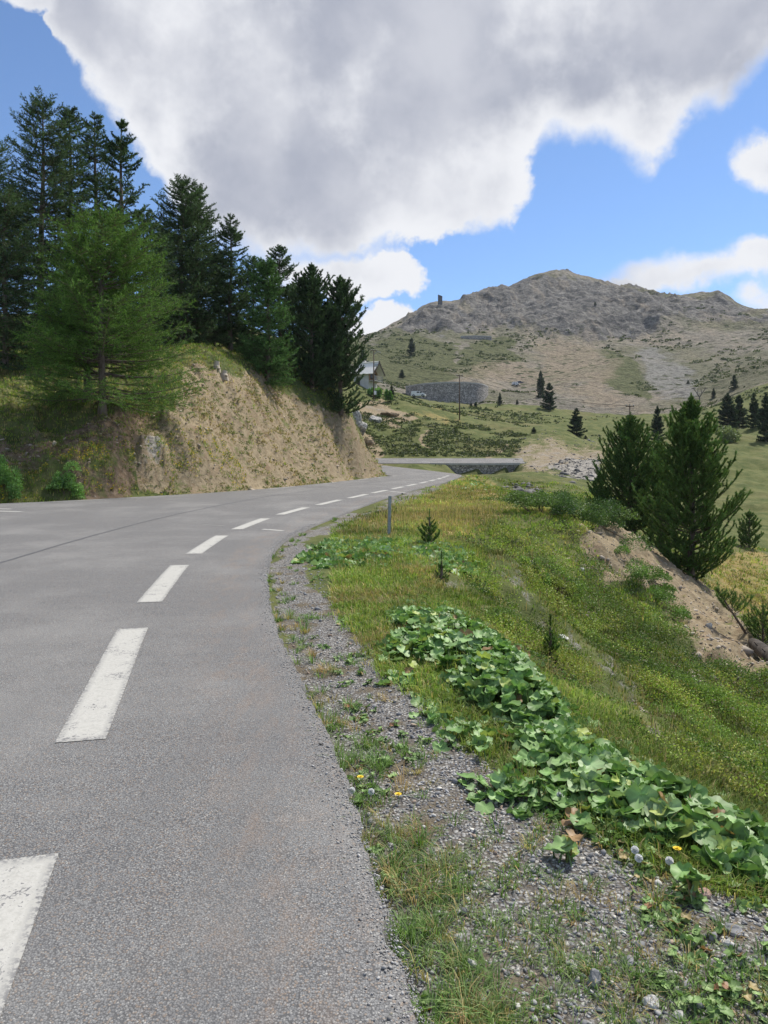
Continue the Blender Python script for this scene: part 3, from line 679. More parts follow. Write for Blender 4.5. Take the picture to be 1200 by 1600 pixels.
def needle_tris(P0, P1, total, ln, wd, ang, rg, col, colvar=.25, power=1.0, tipcol=None):
    L = np.linalg.norm(P1-P0, axis=1); pr = L/L.sum()
    cnt = rg.multinomial(total, pr); k = np.repeat(np.arange(len(L)), cnt); n = len(k)
    t = rg.random(n)[:, None]; ax = unit(P1-P0)[k]; b = P0[k]+(P1-P0)[k]*t
    pp = rg.normal(size=(n, 3)); pp = unit(pp-(pp*ax).sum(1, keepdims=True)*ax)
    an = rg.normal(ang, .22, (n, 1)); d = ax*np.cos(an)+pp*np.sin(an)
    w = unit(np.cross(d, rg.normal(size=(n, 3))))*wd*.5*rg.uniform(.7, 1.3, (n, 1)); l = ln*rg.uniform(.6, 1.25, (n, 1))
    V = np.stack([b-w, b+w, b+d*l], 1).reshape(-1, 3)
    segc = np.asarray(col)*(1+colvar*rg.normal(size=(len(L), 1)))
    c = segc[k]*(1+.18*rg.normal(size=(n, 1)))
    if tipcol is not None: f = (rg.random((n, 1)) < tipcol[1]); c = np.where(f, np.asarray(tipcol[0])*(1+.2*rg.normal(size=(n, 1))), c)
    return V, np.arange(3*n).reshape(-1, 3), np.repeat(np.clip(c, .004, 1), 3, 0)

def conifer(name, H, Rm, seed, nb=90, zlo=.08, prof=.8, a0=-.15, a1=.55, up=.25, tw=.28, tl=.75, twv=(-.2, .25), total=40000, nl=.10, nw=.022, ang=.75,
            col=(.045, .08, .035), tip=None, bare=.2, trunk_r=None, mid=0.0, lean=(0, 0), fork=0, sub=0, skew=0.0, gaps=0.0, low=.85, dead=0):
    rg = np.random.default_rng(seed)
    tr = trunk_r or H*.014+.03
    # trunk
    k = 14; s = np.linspace(0, 1, k); tz = s*H
    bx_ = lean[0]*s*H+np.sin(s*5+seed)*.012*H*s*(1-s)*2; by_ = lean[1]*s*H+np.cos(s*4+seed)*.012*H*s*(1-s)*2
    tp = np.stack([bx_, by_, tz-.15], 1)[None]; trad = (tr*(1-s)**.85+.012)[None]*np.where(s < .04, 1.35, 1)[None]
    TV, TF = tubes_np(tp, trad, 9)
    # limbs
    hs = zlo+(1-zlo)*np.sort(rg.random(nb)**.92); hs = np.clip(hs, zlo, .985)
    az = np.arange(nb)*2.399+rg.normal(0, .35, nb)
    pf = np.where(hs < mid, low+(1-low)*(hs-zlo)/max(mid-zlo, 1e-3), 1-((hs-mid)/(1-mid))**(1/prof)) if mid > 0 else (1-(hs-zlo)/(1-zlo))**prof
    L = Rm*np.maximum(pf, .045)*rg.uniform(.72, 1.12, nb)*(1+skew*np.cos(az))
    if gaps: L *= np.where(rg.random(nb) < gaps, .45, 1)
    a = a0+(a1-a0)*hs+rg.normal(0, .08, nb); kb = 8; sb = np.linspace(0, 1, kb)
    o = np.stack([np.interp(hs, s, bx_), np.interp(hs, s, by_), hs*H-.15], 1)
    side = rg.normal(0, .12, nb)
    hx = sb[None]*L[:, None]; zz = L[:, None]*(a[:, None]*sb[None]+up*sb[None]**2.2); sx = L[:, None]*side[:, None]*sb[None]**2
    B = o[:, None]+np.stack([hx*np.cos(az)[:, None]-sx*np.sin(az)[:, None], hx*np.sin(az)[:, None]+sx*np.cos(az)[:, None], zz], 2)
    br = (tr*.20*(L/Rm)[:, None]+.008)*(1-sb[None]*.85)
    BV, BF = tubes_np(B, br, 4)
    woodV = np.concatenate([TV, BV]); woodF = np.concatenate([TF, BF+len(TV)])
    # twigs
    nt = max(4, int(Rm/tw)); st_ = bare+(1-bare)*(np.arange(nt)+.5)/nt
    s2 = np.clip(st_[None]+rg.normal(0, .03, (nb, nt)), .02, 1)
    f = s2*(kb-1); i0 = np.minimum(f.astype(int), kb-2); fr = (f-i0)[..., None]; r_ = np.arange(nb)[:, None]
    tp0 = B[r_, i0]*(1-fr)+B[r_, i0+1]*fr; tt = unit(B[r_, i0+1]-B[r_, i0])
    sd = np.where((np.arange(nt)[None]+np.arange(nb)[:, None]) % 2 == 0, 1, -1)*1.0
    lat = unit(np.cross(tt, np.array([0, 0, 1.])))*sd[..., None]
    spread = rg.uniform(.5, 1.15, (nb, nt, 1))
    td = unit(tt*.75+lat*spread+np.array([0, 0, 1.])*rg.uniform(twv[0], twv[1], (nb, nt, 1)))
    tlen = np.minimum(tl*rg.uniform(.5, 1.2, (nb, nt)), L[:, None]*.42)*(1.05-.55*s2)
    keep = (tlen > .03).ravel()
    A0 = tp0.reshape(-1, 3)[keep]; D = td.reshape(-1, 3)[keep]; LL = tlen.reshape(-1)[keep][:, None]
    mid_ = A0+D*LL*.55; curl = np.array([0, 0, 1.])*LL*(.10 if twv[1] > .1 else -.05)
    A1 = A0+D*LL+curl
    segs0 = [A0, mid_]; segs1 = [mid_, A1]
    if sub:
        for q in range(sub):
            b0 = A0+(A1-A0)*rg.uniform(.25, .9, (len(A0), 1)); dd_ = unit(D+rg.normal(0, .55, D.shape)); segs0.append(b0); segs1.append(b0+dd_*LL*rg.uniform(.3, .55, (len(A0), 1)))
    # shoots along the limbs themselves
    ib = int(bare*(kb-1)); P0 = B[:, ib:-1].reshape(-1, 3); P1 = B[:, ib+1:].reshape(-1, 3)
    segs0.append(P0); segs1.append(P1)
    segs0.append(np.array([[bx_[-2], by_[-2], tz[-2]-.1]])); segs1.append(np.array([[bx_[-1], by_[-1], H]]))
    S0 = np.concatenate(segs0); S1 = np.concatenate(segs1)
    NV, NF, NC = needle_tris(S0, S1, total, nl, nw, ang, rg, col, .32, 1, tip)
    # fine twig wood, thin slivers
    w = unit(np.cross(A1-A0, rg.normal(size=A0.shape)))*.010
    WV = np.stack([A0-w, A0+w, A1], 1).reshape(-1, 3); WF = np.arange(len(WV)).reshape(-1, 3); WC = np.tile(np.array([.10, .075, .055]), (len(WV), 1))
    CV = np.concatenate([NV, WV]); CF = np.concatenate([NF, WF+len(NV)]); CC = np.concatenate([NC, WC])
    tme = mesh_np(name+'_trunk', woodV, woodF, M['bark'], None, True)
    cme = mesh_np(name+'_crown', CV, CF, M['needles'], CC)
    return tme, cme
def plant_tree(name, meshes, loc, label, cat='tree', group=None, rz=0, sc=1, crown='crown'):
    r_ = empty(name, loc, rz); tag(r_, label, cat, group)
    r_.scale = (sc, sc, sc) if np.isscalar(sc) else sc
    link('trunk', meshes[0], r_); link(crown, meshes[1], r_)
    return r_
def tree_at(px, d, top): 
    x = (px-CX)/FPX*d; z = gz1(x, d); return (x, d, z), EYE+(HY-top)/FPX*d-z

LARCH = dict(nb=150, zlo=.05, prof=.55, a0=-.25, a1=.35, up=.30, tw=.20, tl=1.3, twv=(-.35, .3), nl=.12, nw=.038, ang=.85, col=(.070, .118, .052), bare=.12, sub=1)
PINE = dict(nb=130, zlo=.04, prof=.55, a0=.0, a1=.7, up=.45, tw=.22, tl=.8, twv=(.0, .8), nl=.17, nw=.045, ang=.65, col=(.062, .108, .050), bare=.15, sub=1)
LG = 'larches and pines on the roadside bank'
# tall larches at the far left
for (name, px, d, top, hw, seed, lab, kw) in (
    ('larch_tree', 66, 44, 152, 92, 3, 'tallest dark larch of the left group, its broad crown against the blue sky', dict(total=80000, nb=170, prof=.5)),
    ('larch_tree', 108, 47, 166, 62, 4, 'dark larch with a narrow tip just right of the tallest larch', dict(total=60000, prof=.55)),
    ('larch_tree', 148, 49, 176, 62, 5, 'dark larch standing between the tallest larch and the open feathery larch', dict(total=60000, prof=.55)),
    ('larch_tree', 190, 43, 186, 62, 6, 'feathery open larch with bare tiered limbs showing sky between them', dict(total=46000, nb=95, prof=.6, gaps=.1, a0=-.1, up=.4, tl=.6)),
    ('larch_tree', 8, 41, 300, 95, 7, 'dark larch cut by the left edge of the photo beside the tallest larch', dict(total=60000, nb=140, prof=.5)),
    ('larch_tree', -25, 45, 215, 110, 17, 'larch mostly outside the left edge, only its right limbs showing', dict(total=55000, nb=140, prof=.5)),
    ('larch_tree', 225, 47, 330, 70, 18, 'dark low larch filling the gap behind the bright green larch', dict(total=55000, nb=120, prof=.5)),
    ('larch_tree', 285, 52, 280, 74, 8, 'dense dark larch whose pointed tip stands left of the gap in the tree line', dict(total=90000, nb=190, prof=.52, tl=1.0)),
    ('larch_tree', 308, 54, 290, 56, 9, 'dense dark larch with a rounded tip, right half of the twin tree', dict(total=60000, nb=150, prof=.5)),
    ('larch_tree', 360, 53, 333, 44, 10, 'slim dark larch with a spiky leader right of the twin tree', dict(total=46000, nb=110, prof=.62)),
    ('larch_tree', 395, 55, 400, 46, 11, 'mid green larch on the bank top beside the slim spiky larch', dict(total=46000, col=(.075, .14, .055))),
    ('larch_tree', 418, 51, 402, 48, 12, 'brighter green soft larch leaning over the grassy gully in the bank', dict(total=52000, col=(.085, .17, .055), zlo=.03)),
    ('larch_tree', 335, 60, 395, 60, 61, 'dark larch behind, filling the gap between the twin tree and the slim spiky larch', dict(total=50000)),
    ('larch_tree', 465, 66, 445, 60, 62, 'dark larch behind, between the soft green larches and the narrow pine', dict(total=50000)),
    ('larch_tree', 258, 58, 350, 60, 63, 'dark larch behind, between the feathery larch and the twin tree', dict(total=50000)),
    ('larch_tree', 437, 60, 384, 50, 13, 'dark larch with a spreading spiky top behind the soft green larches', dict(total=50000, nb=100, prof=.6)),
):
    k = dict(LARCH); k.update(kw); k['total'] = int(k['total']*1.55); k['prof'] *= .8; k['zlo'] = .02; loc, H = tree_at(px, d, top)
    plant_tree(name, conifer('larch', H, hw/FPX*d, seed, **k), loc, lab, 'tree', LG)
for (name, px, d, top, hw, seed, lab, kw) in (
    ('pine_tree', 487, 57, 411, 48, 14, 'narrow dark pine with a columnar crown on the end of the bank', dict(total=60000, mid=.35, nb=120, nl=.14)),
    ('pine_tree', 532, 58.5, 430, 50, 15, 'dark pine with lobed upturned boughs, the last tree before the house', dict(total=56000, mid=.42, nb=150, gaps=.15, nl=.15, low=.8)),
    ('pine_tree', 508, 60, 480, 46, 16, 'short dark pine filling the gap between the two pines at the bank end', dict(total=34000, mid=.3, nb=90)),
):
    k = dict(PINE); k.update(kw); k['total'] = int(k['total']*2.6); k['zlo'] = .0; loc, H = tree_at(px, d, top)
    plant_tree(name, conifer('pine', H, hw/FPX*d, seed, **k), loc, lab, 'tree', LG)
# the bright larch in front
loc, H = tree_at(160, 33.0, 332)
k = dict(LARCH); k.update(total=260000, nb=170, zlo=.10, prof=.50, a0=-.30, a1=.40, up=.22, tw=.15, tl=1.25, twv=(-.5, .3), nl=.075, nw=.022, col=(.085, .170, .036), tip=((.155, .27, .055), .34), sub=2, bare=.25, skew=.12, trunk_r=.17)
plant_tree('larch_tree', conifer('larch', H, 148/FPX*33.0, 21, **k), loc, 'bright green spreading larch with drooping feathery limbs in front of the dark larches', 'tree', LG)
loc, H = tree_at(138, 34.2, 420)
k.update(total=130000, nb=90, trunk_r=.2, zlo=.2); plant_tree('larch_tree', conifer('larch', H, 105/FPX*34, 22, **k), loc, 'second trunk close behind the bright green larch, its boughs mingling with it', 'tree', LG)

# pines on the right
PB = dict(nb=120, zlo=.02, prof=.68, a0=.02, a1=.8, up=.55, tw=.24, tl=.70, twv=(.15, 1.1), nl=.095, nw=.020, ang=.55, col=(.090, .172, .052), bare=.15, mid=.22, low=.72, sub=1, tip=((.17, .22, .055), .22))
loc, H = tree_at(1080, 29.5, 615)
k = dict(PB); k.update(total=400000, nb=220, sub=1, gaps=.12)
plant_tree('pine_tree', conifer('pine', H, 79/FPX*29.5, 31, **k), loc, 'largest pine on the right slope, full bushy crown with yellowing shoots', 'tree', 'young pines on the right slope')
loc, H = tree_at(985, 34.5, 645)
k = dict(PB); k.update(total=270000, nb=170, sub=1, gaps=.1, col=(.068, .14, .048), prof=.62)
plant_tree('pine_tree', conifer('pine', H, 62/FPX*34.5, 32, **k), loc, 'bushy pine with a broad blunt top left of the largest pine', 'tree', 'young pines on the right slope')
loc, H = tree_at(1030, 36, 690)
k.update(total=130000); plant_tree('pine_tree', conifer('pine', H, 44/FPX*36, 33, **k), loc, 'pine half hidden between the largest pine and the blunt topped pine', 'tree', 'young pines on the right slope')
loc, H = tree_at(938, 36, 735)
k.update(total=50000, nb=80); plant_tree('pine_tree', conifer('pine', H, 26/FPX*36, 34, **k), loc, 'small dark pine at the left foot of the blunt topped pine', 'tree', 'young pines on the right slope')
for (px, base, top, hw, seed, tot, lab) in (
    (1171, 857, 797, 20, 35, 12000, 'rounded small pine alone on the meadow at the right edge'),
    (671, 852, 796, 19, 36, 7000, 'small bushy pine seedling beside the metal marker post'),
    (690, 905, 862, 12, 37, 2500, 'thin pine seedling on the edge of the lower butterbur patch by the marker post'),
    (860, 1032, 962, 15, 38, 5000, 'slender pine seedling on the slope above the long butterbur bank'),
    (1192, 1005, 938, 30, 40, 9000, 'bushy pine seedling above the dark fallen log'),
    (835, 906, 878, 14, 42, 3000, 'light green seedling among the heath of the right slope')):
    x, d, z = hit(px, base); H = (base-top)/FPX*d
    k = dict(PB); k.update(total=tot*2, nb=26 if hw < 25 else 40, nl=.055*max(.7, min(2, H)), nw=.0045*max(1, d/12), tw=.12, trunk_r=.018*max(1, H), tl=.22*H, bare=.3)
    if px == 1171: k.update(nb=70, nl=.12, nw=.03, trunk_r=.08, tw=.25)
    plant_tree('pine_sapling' if px != 1171 else 'pine_tree', conifer('pine', H, hw/FPX*d, seed, **k), (x, d, z), lab, 'sapling' if px != 1171 else 'tree')
# leaning sapling
x, d, z = hit(1172, 993); k = dict(PB); k.update(total=6000, nb=24, zlo=.42, nl=.085, nw=.008, tw=.12, trunk_r=.03, tl=.3, lean=(-.62, .05), bare=.3)
plant_tree('pine_sapling', conifer('pine', 80/FPX*d, 34/FPX*d, 39, **k), (x, d, z), 'leaning pine sapling with a bare slanting stem at the right edge', 'sapling')

# distant conifers
far_m = [conifer('far_conifer', 8, 2.3, 50+i, nb=70, zlo=.05, prof=.7, a0=-.1, a1=.4, up=.2, tw=.35, tl=1.0, total=14000, nl=.38, nw=.16, ang=.8, col=(.045, .072, .042), bare=.1) for i in range(3)]
FG = 'conifers scattered below the mountain'
for i, (px, base, top, hw, lab) in enumerate((
    (643, 557, 527, 8, 'slim dark conifer alone high on the left mountain slope'),
    (628, 591, 577, 6, 'small dark conifer just above the curved stone wall'),
    (567, 585, 541, 11, 'dark conifer behind the roof of the house'),
    (845, 621, 578, 9, 'tall slim conifer beside the broad conifer below the parked vehicles'),
    (858, 640, 597, 14, 'broad dark conifer on the meadow below the parked vehicles'),
    (901, 681, 637, 15, 'dark conifer alone at the head of the stony spur'),
    (1027, 690, 633, 12, 'conifer peeping out behind the two bushy pines'),
    (1147, 608, 585, 7, 'lone conifer on the stony slope above the right hand grove'),
    (781, 633, 613, 5, 'small pointed conifer on the meadow right of the utility pole'),
    (1137, 672, 613, 19, 'leftmost conifer of the grove at the right edge'),
    (1155, 668, 616, 16, 'conifer in the middle of the grove, close behind the leftmost one'),
    (1178, 668, 612, 12, 'conifer on a visible bare trunk in the right hand grove'),
    (1197, 690, 612, 17, 'conifer of the grove cut by the right edge of the photo'),
    (612, 622, 602, 6, 'small conifer on the grass between the pole with the box and the van'),
    (736, 636, 629, 3, 'left one of two tiny conifers under the curved wall'), (743, 637, 628, 4, 'right one of two tiny conifers under the curved wall'),
    (808, 632, 624, 3, 'tiny conifer on the meadow below the camper'), (1075, 600, 594, 3, 'tiny conifer on the grey scree left of the lift pylon'),
    (1115, 622, 606, 4, 'small slim conifer right of the lift pylon'), (930, 478, 472, 2.5, 'tiny dark tree on the rock face below the summit ridge'),
    (915, 686, 680, 4, 'tiny bush conifer right of the lone conifer at the spur'), (834, 677, 667, 5, 'small round conifer where the juniper hill meets the stony spur'))):
    x, d, z = hit(px, base, 40); H = (base-top)/FPX*d
    sx = hw/FPX*d/2.3; plant_tree('conifer', far_m[i % 3], (x, d, z-.03*H), lab, 'tree', FG, i*1.3, (sx, sx, H/8))

# ------------------------------------------------------------------ ground cover
def scatter(n, r0, r1, t0, t1, rg):
    th = R(t0)+(R(t1)-R(t0))*rg.random(n); r = np.exp(math.log(r0)+(math.log(r1)-math.log(r0))*rg.random(n))
    x = r*np.sin(th); y = r*np.cos(th); z = ground_z(x, y); z0 = ground_raw(x, y); px, py = project(x, y, z0)
    return x, y, z, px, py
def inp(px, py, *names, grow=0, jit=0, rg=None):
    o = np.zeros(px.shape, bool)
    if jit: px = px+rg.normal(0, jit, px.shape); py = py+rg.normal(0, jit*.6, py.shape)
    for nme in names: o |= (poly_sd(px, py, POLY[nme]) > -grow) if grow else poly_in(px, py, POLY[nme])
    return o
def blades(P, h, w, col, nper, rg, spread=.03, lean=.5, colvar=.2, droop=.5):
    """tufts of grass: P (n,3), h (n,), w (n,), col (n,3)"""
    k = np.repeat(np.arange(len(P)), nper); n = len(k)
    az = rg.random(n)*2*PI; d = np.stack([np.cos(az), np.sin(az), np.zeros(n)], 1); s = np.stack([-d[:, 1], d[:, 0], np.zeros(n)], 1)
    sp = np.broadcast_to(np.asarray(spread, float), (len(P),))[k]
    b = P[k]+d*(sp*np.sqrt(rg.random(n)))[:, None]; b[:, 2] -= .008
    H = (h[k]*rg.uniform(.45, 1.15, n))[:, None]; ww = (w[k]*rg.uniform(.6, 1.3, n))[:, None]; ln = (np.abs(rg.normal(lean, lean*.5, n)))[:, None]
    up = np.array([0, 0, 1.])
    m1 = b+up*H*.6+d*H*ln*.35; tip = b+up*H*(1-droop*ln*.6)+d*H*ln*1.05
    V = np.stack([b-s*ww*.5, b+s*ww*.5, m1-s*ww*.38, m1+s*ww*.38, tip], 1).reshape(-1, 3)
    F = (np.arange(n)[:, None]*5)[:, :, None]+np.array([(0, 1, 3), (0, 3, 2), (2, 3, 4)])[None]
    c = np.clip(col[k]*(1+colvar*rg.normal(size=(n, 1))), .01, 1)
    return V, F.reshape(-1, 3), np.repeat(c, 5, 0)
def tufts_of_leaves(P, rad, hgt, nper, size, col, rg, colvar=.25, colors2=None):
    """low shrubs: leaf-sized faces spread through a dome; P (n,3), rad/hgt/size (n,)"""
    k = np.repeat(np.arange(len(P)), nper); n = len(k)
    v = unit(rg.normal(size=(n, 3))); v[:, 2] = np.abs(v[:, 2]); q = rg.uniform(.55, 1.05, (n, 1))
    c = P[k]+v*q*np.stack([rad[k], rad[k], hgt[k]], 1)
    d = unit(v*.8+rg.normal(0, .6, (n, 3))); s = unit(np.cross(d, rg.normal(size=(n, 3)))); L = (size[k]*rg.uniform(.6, 1.4, n))[:, None]
    V = np.stack([c-d*L*.5, c+s*L*.32, c+d*L*.5, c-s*L*.32], 1).reshape(-1, 3)
    cc = np.clip(col[k]*(1+colvar*rg.normal(size=(n, 1))), .01, 1)
    return V, np.arange(4*n).reshape(-1, 4), np.repeat(cc, 4, 0)
def stuff(name, parts, m_, label, cat):
    V = np.concatenate([p_[0] for p_ in parts]); off = np.cumsum([0]+[len(p_[0]) for p_ in parts])
    F = np.concatenate([p_[1]+o for p_, o in zip(parts, off)]); Cc = np.concatenate([p_[2] for p_ in parts])
    o = link(name, mesh_np(name, V, F, m_, Cc)); tag(o, label, cat, None, 'stuff'); return o
def pick(n, cols, rg, p=None): return np.array(cols)[rg.choice(len(cols), n, p=p)]

GREEN = [(.135, .215, .04), (.20, .275, .055), (.27, .305, .08)]; STRAW = [(.36, .29, .14), (.42, .32, .17), (.30, .27, .10)]
rg = np.random.default_rng(5)
not_road = lambda x, y, m=.02: (x > xright(y)+m) | (x < xleft(y)-.25) | (y > 89)
parts = []
# fine sward over the verge, the slope and the meadow behind
x, y, z, px, py = scatter(170000, 3.2, 62, -4, 38, rg)
dens = fbm(x*.9, y*.9, 3, 91)+np.where(z-zroad(y) < -.3, fbm(x*.42, y*.42, 3, 191)*1.1-.1, 0)
ok = not_road(x, y, .5) & (y > 1) & (~inp(px, py, 'gully', 'gully2', 'bare', 'bare2', 'bare3', jit=6, rg=rg) | (rg.random(len(x)) < .15)) & ~inp(px, py, 'scree', 'gravel', 'spur', 'stones', jit=7, rg=rg) & (rg.random(len(x)) < np.clip(.65+dens*.6, .12, 1)) & (px > 380) & (px < 1330) & (py < 1700) & (x > xright(y))
x, y, z, px, py = (a[ok] for a in (x, y, z, px, py)); d = np.hypot(x, y); mac = (1+.62*fbm(x*.6+9, y*.6, 3, 193)+.2*fbm(x*2, y*2, 2, 195))[:, None]
dryz = inp(px, py, 'dryverge', 'tan', jit=16, rg=rg) | (fbm(x*.55, y*.55, 3, 93) > .38)
col = np.where((dryz & (rg.random(len(x)) < .6))[:, None], pick(len(x), STRAW+GREEN[2:], rg), pick(len(x), GREEN+STRAW[:1], rg, [.36, .34, .2, .10]))*mac
parts.append(blades(np.stack([x, y, z], 1), np.clip(.055+.0026*d, .06, .17)*rg.uniform(.6, 1.4, len(x)), .0022+.00085*d, col, 5, rg, .02+.004*d, .55))
# left meadow under the trees and the foot of the bank
x, y, z, px, py = scatter(60000, 24, 75, -38, 4, rg)
ok = (x < xleft(y)-.4) & (~inp(px, py, 'bank', 'earth', jit=10, rg=rg) | (inp(px, py, 'earth') & (rg.random(len(x)) < .40)) | (rg.random(len(x)) < .05))
x, y, z, px, py = (a[ok] for a in (x, y, z, px, py)); d = np.hypot(x, y)
parts.append(blades(np.stack([x, y, z], 1), .10+.09*rg.random(len(x)), .0009*d, pick(len(x), GREEN+STRAW[:1], rg), 5, rg, .16, .5))
stuff('grass', parts, M['blades'], 'fine grass over the verge, the right slope and the bank meadow', 'grass')
# seed heads and tall dry bents on the verge
x, y, z, px, py = scatter(26000, 3, 45, -4, 34, rg)
ok = not_road(x, y, .9) & (x > xright(y)) & (inp(px, py, 'dryverge', jit=20, rg=rg) | (rg.random(len(x)) < .10*sstep(y, 4, 12)+.012)) & ~inp(px, py, 'gravel', 'scree', jit=8, rg=rg)
x, y, z, px, py = (a[ok] for a in (x, y, z, px, py)); d = np.hypot(x, y)
stuff('dry_grass', [blades(np.stack([x, y, z], 1), np.clip(.09+.006*d, .1, .2)+.08*rg.random(len(x)), .0014+.0005*d, pick(len(x), STRAW, rg), 4, rg, .03+.002*d, .22)], M['blades'], 'tall dry straw coloured bents on the verge', 'dry grass')
# tufts in the gravel by the asphalt
x, y, z, px, py = scatter(9000, 1.3, 24, -9, 42, rg)
cl = fbm(x*1.6, y*1.6, 3, 95); ed = x-xright(y)
ok = (ed > -.015) & inp(px, py, 'gravel', grow=22) & ((cl > .12) & (rg.random(len(x)) < .6) | (ed < .30) & (rg.random(len(x)) < .6*np.clip(1.2-y/9, .12, 1)) | (rg.random(len(x)) < .08))
x, y, z, px, py = (a[ok] for a in (x, y, z, px, py)); d = np.hypot(x, y)
col = pick(len(x), [(.12, .21, .05), (.15, .24, .085), (.20, .27, .11), (.32, .27, .12), (.36, .26, .13)], rg, [.3, .27, .18, .15, .10])
h = np.where(x-xright(y) < .35, .085, .05)*rg.uniform(.6, 1.4, len(x))
parts = [blades(np.stack([x, y, z], 1), h, .0022+.0006*d, col, 26, rg, .03+.022*rg.random(len(x)), .75)]
stuff('verge_tufts', parts, M['blades'], 'small green and straw coloured grass tufts growing in the gravel verge', 'grass')

# heath and dwarf shrubs on the slope
x, y, z, px, py = scatter(26000, 5.5, 34, 4, 40, rg)
pt = fbm(x*.55+2, y*.55, 3, 97)
ok = (z-zroad(y) < -.35) & (px > 700) & (px < 1320) & ~inp(px, py, 'scree', 'tan', 'gully', 'gully2', 'bare', 'bare2', jit=5, rg=rg) & (pt > -.10) & (rg.random(len(x)) < .85)
x, y, z, px, py = (a[ok] for a in (x, y, z, px, py)); d = np.hypot(x, y); pt = pt[ok]
col = np.where((fbm(x*.8, y*.8, 2, 99) > .30)[:, None], pick(len(x), [(.25, .31, .06), (.20, .29, .055), (.26, .25, .08)], rg), pick(len(x), [(.10, .165, .036), (.135, .215, .045), (.17, .25, .055), (.16, .13, .055)], rg, [.35, .35, .2, .1]))
parts = [tufts_of_leaves(np.stack([x, y, z], 1), .12+.016*d*rg.random(len(x)), .06+.16*np.clip(pt, 0, 1)+.009*d*rg.random(len(x)), 40, .011+.0013*d, col*np.clip(1+.55*fbm(x*.7, y*.7, 2, 197), .3, 2)[:, None], rg)]
x, y, z, px, py = scatter(5200, 5.0, 34, 4, 40, rg)
ok = (z-zroad(y) < -.22) & (px > 700) & (px < 1320) & ~inp(px, py, 'scree', 'tan', 'gully', 'gully2', 'bare', 'bare2', jit=4, rg=rg) & (fbm(x*.45+2, y*.45, 3, 97) > -.12) & (rg.random(len(x)) < .55)
x, y, z, px, py = (a[ok] for a in (x, y, z, px, py)); d = np.hypot(x, y)
col = np.where((fbm(x*.5, y*.5, 2, 99) > .16)[:, None], pick(len(x), [(.29, .36, .07), (.22, .32, .06), (.32, .32, .09)], rg), pick(len(x), [(.06, .11, .028), (.085, .145, .035), (.13, .205, .05), (.13, .10, .045)], rg, [.4, .3, .2, .1]))
r_d = rg.uniform(.16, .5, len(x))*np.clip(d/14, .55, 1.25)
parts.append(tufts_of_leaves(np.stack([x, y, z-.03], 1), r_d, r_d*rg.uniform(.35, .65, len(x)), 190, .012+.0012*d, col, rg, .3))
stuff('heath', parts, M['leaves'], 'low dark and yellow green heath shrubs covering the right slope', 'heath')
# juniper and dwarf shrubs far off: the hill behind the bend and the mountain foot
x, y, z, px, py = scatter(42000, 84, 560, -5, 32, rg)
q = fbm(x*.06, y*.06, 3, 103)
hill = poly_in(px, py, np.array([(560, 640), (640, 655), (700, 655), (760, 665), (850, 690), (800, 713), (575, 714)]))
dnz = fbm(x*.16, y*.16, 3, 105)
ok = not_road(x, y) & (hiroad(x, y) > 1.5) & ((hill & (dnz > -.32)) | (~hill & (q > .18) & (rg.random(len(x)) < .30) & (py > 470))) & ~inp(px, py, 'cliff', 'pink', 'pink2', 'greyfan', 'spur', 'path', 'tan') & ~((py > 640) & (px > 880) & (rg.random(len(x)) < .8)) & (y > 84)
x, y, z, px, py = (a[ok] for a in (x, y, z, px, py)); d = np.hypot(x, y); fa = np.clip(d/150, .6, 2.2)
parts = [tufts_of_leaves(np.stack([x, y, z], 1), fa*rg.uniform(.35, .9, len(x)), fa*rg.uniform(.18, .42, len(x)), 16, .0021*d, pick(len(x), [(.045, .062, .026), (.06, .083, .032), (.085, .105, .04)], rg), rg)]
stuff('juniper_scrub', parts, M['leaves'], 'dark juniper and dwarf shrub mats on the far hill and mountain foot', 'scrub')

# gravel: real stones near by
def ico():
    bm = bmesh.new(); bmesh.ops.create_icosphere(bm, subdivisions=1, radius=1)
    V = np.array([v.co[:] for v in bm.verts]); F = np.array([[v.index for v in f.verts] for f in bm.faces]); bm.free(); return V, F
IV, IF = ico()
def pebbles(P, size, col, rg):
    n = len(P); sc = size[:, None]*rg.uniform(.5, 1.15, (n, 3))*np.array([1, 1, .62]); V = IV[None]*sc[:, None]*(1+.20*rg.normal(size=(n, len(IV), 1)))
    a = rg.random(n)*2*PI; c, s = np.cos(a)[:, None], np.sin(a)[:, None]
    V = np.stack([V[..., 0]*c-V[..., 1]*s, V[..., 0]*s+V[..., 1]*c, V[..., 2]], 2)
    til = rg.normal(0, .35, (n, 1)); V[..., 2] += V[..., 0]*til
    V += P[:, None]; F = (np.arange(n)*len(IV))[:, None, None]+IF[None]
    return V.reshape(-1, 3), F.reshape(-1, 3), np.repeat(np.clip(col, .02, .9), len(IV), 0)
x, y, z, px, py = scatter(70000, 1.5, 15, -12, 40, rg)
ok = (x > xright(y)+.015) & (inp(px, py, 'gravel', grow=8, jit=14, rg=rg)) & (rg.random(len(x)) < np.clip(.8-.5*fbm(x*1.6, y*1.6, 3, 95), .15, 1))
x, y, z, px, py = (a[ok] for a in (x, y, z, px, py)); d = np.hypot(x, y)
sz = np.exp(rg.normal(math.log(.0056), .42, len(x)))*(1+.05*d)
gc = rg.choice([0, 1, 2, 3, 4], len(x), p=[.42, .30, .14, .08, .06]); base = np.array([(.20, .203, .212), (.30, .30, .305), (.40, .395, .38), (.54, .52, .47), (.32, .25, .20)])[gc]*(1+.18*rg.normal(size=(len(x), 1)))
parts = [pebbles(np.stack([x, y, z+sz*.25], 1), sz, base, rg)]
n = 5200; y = 1.4*np.exp(rg.random(n)*2.6); x = xright(y)+.02-np.abs(rg.normal(0, .07, n)); z = zroad(y); sz = np.exp(rg.normal(math.log(.0034), .35, n))*(1+.05*y)
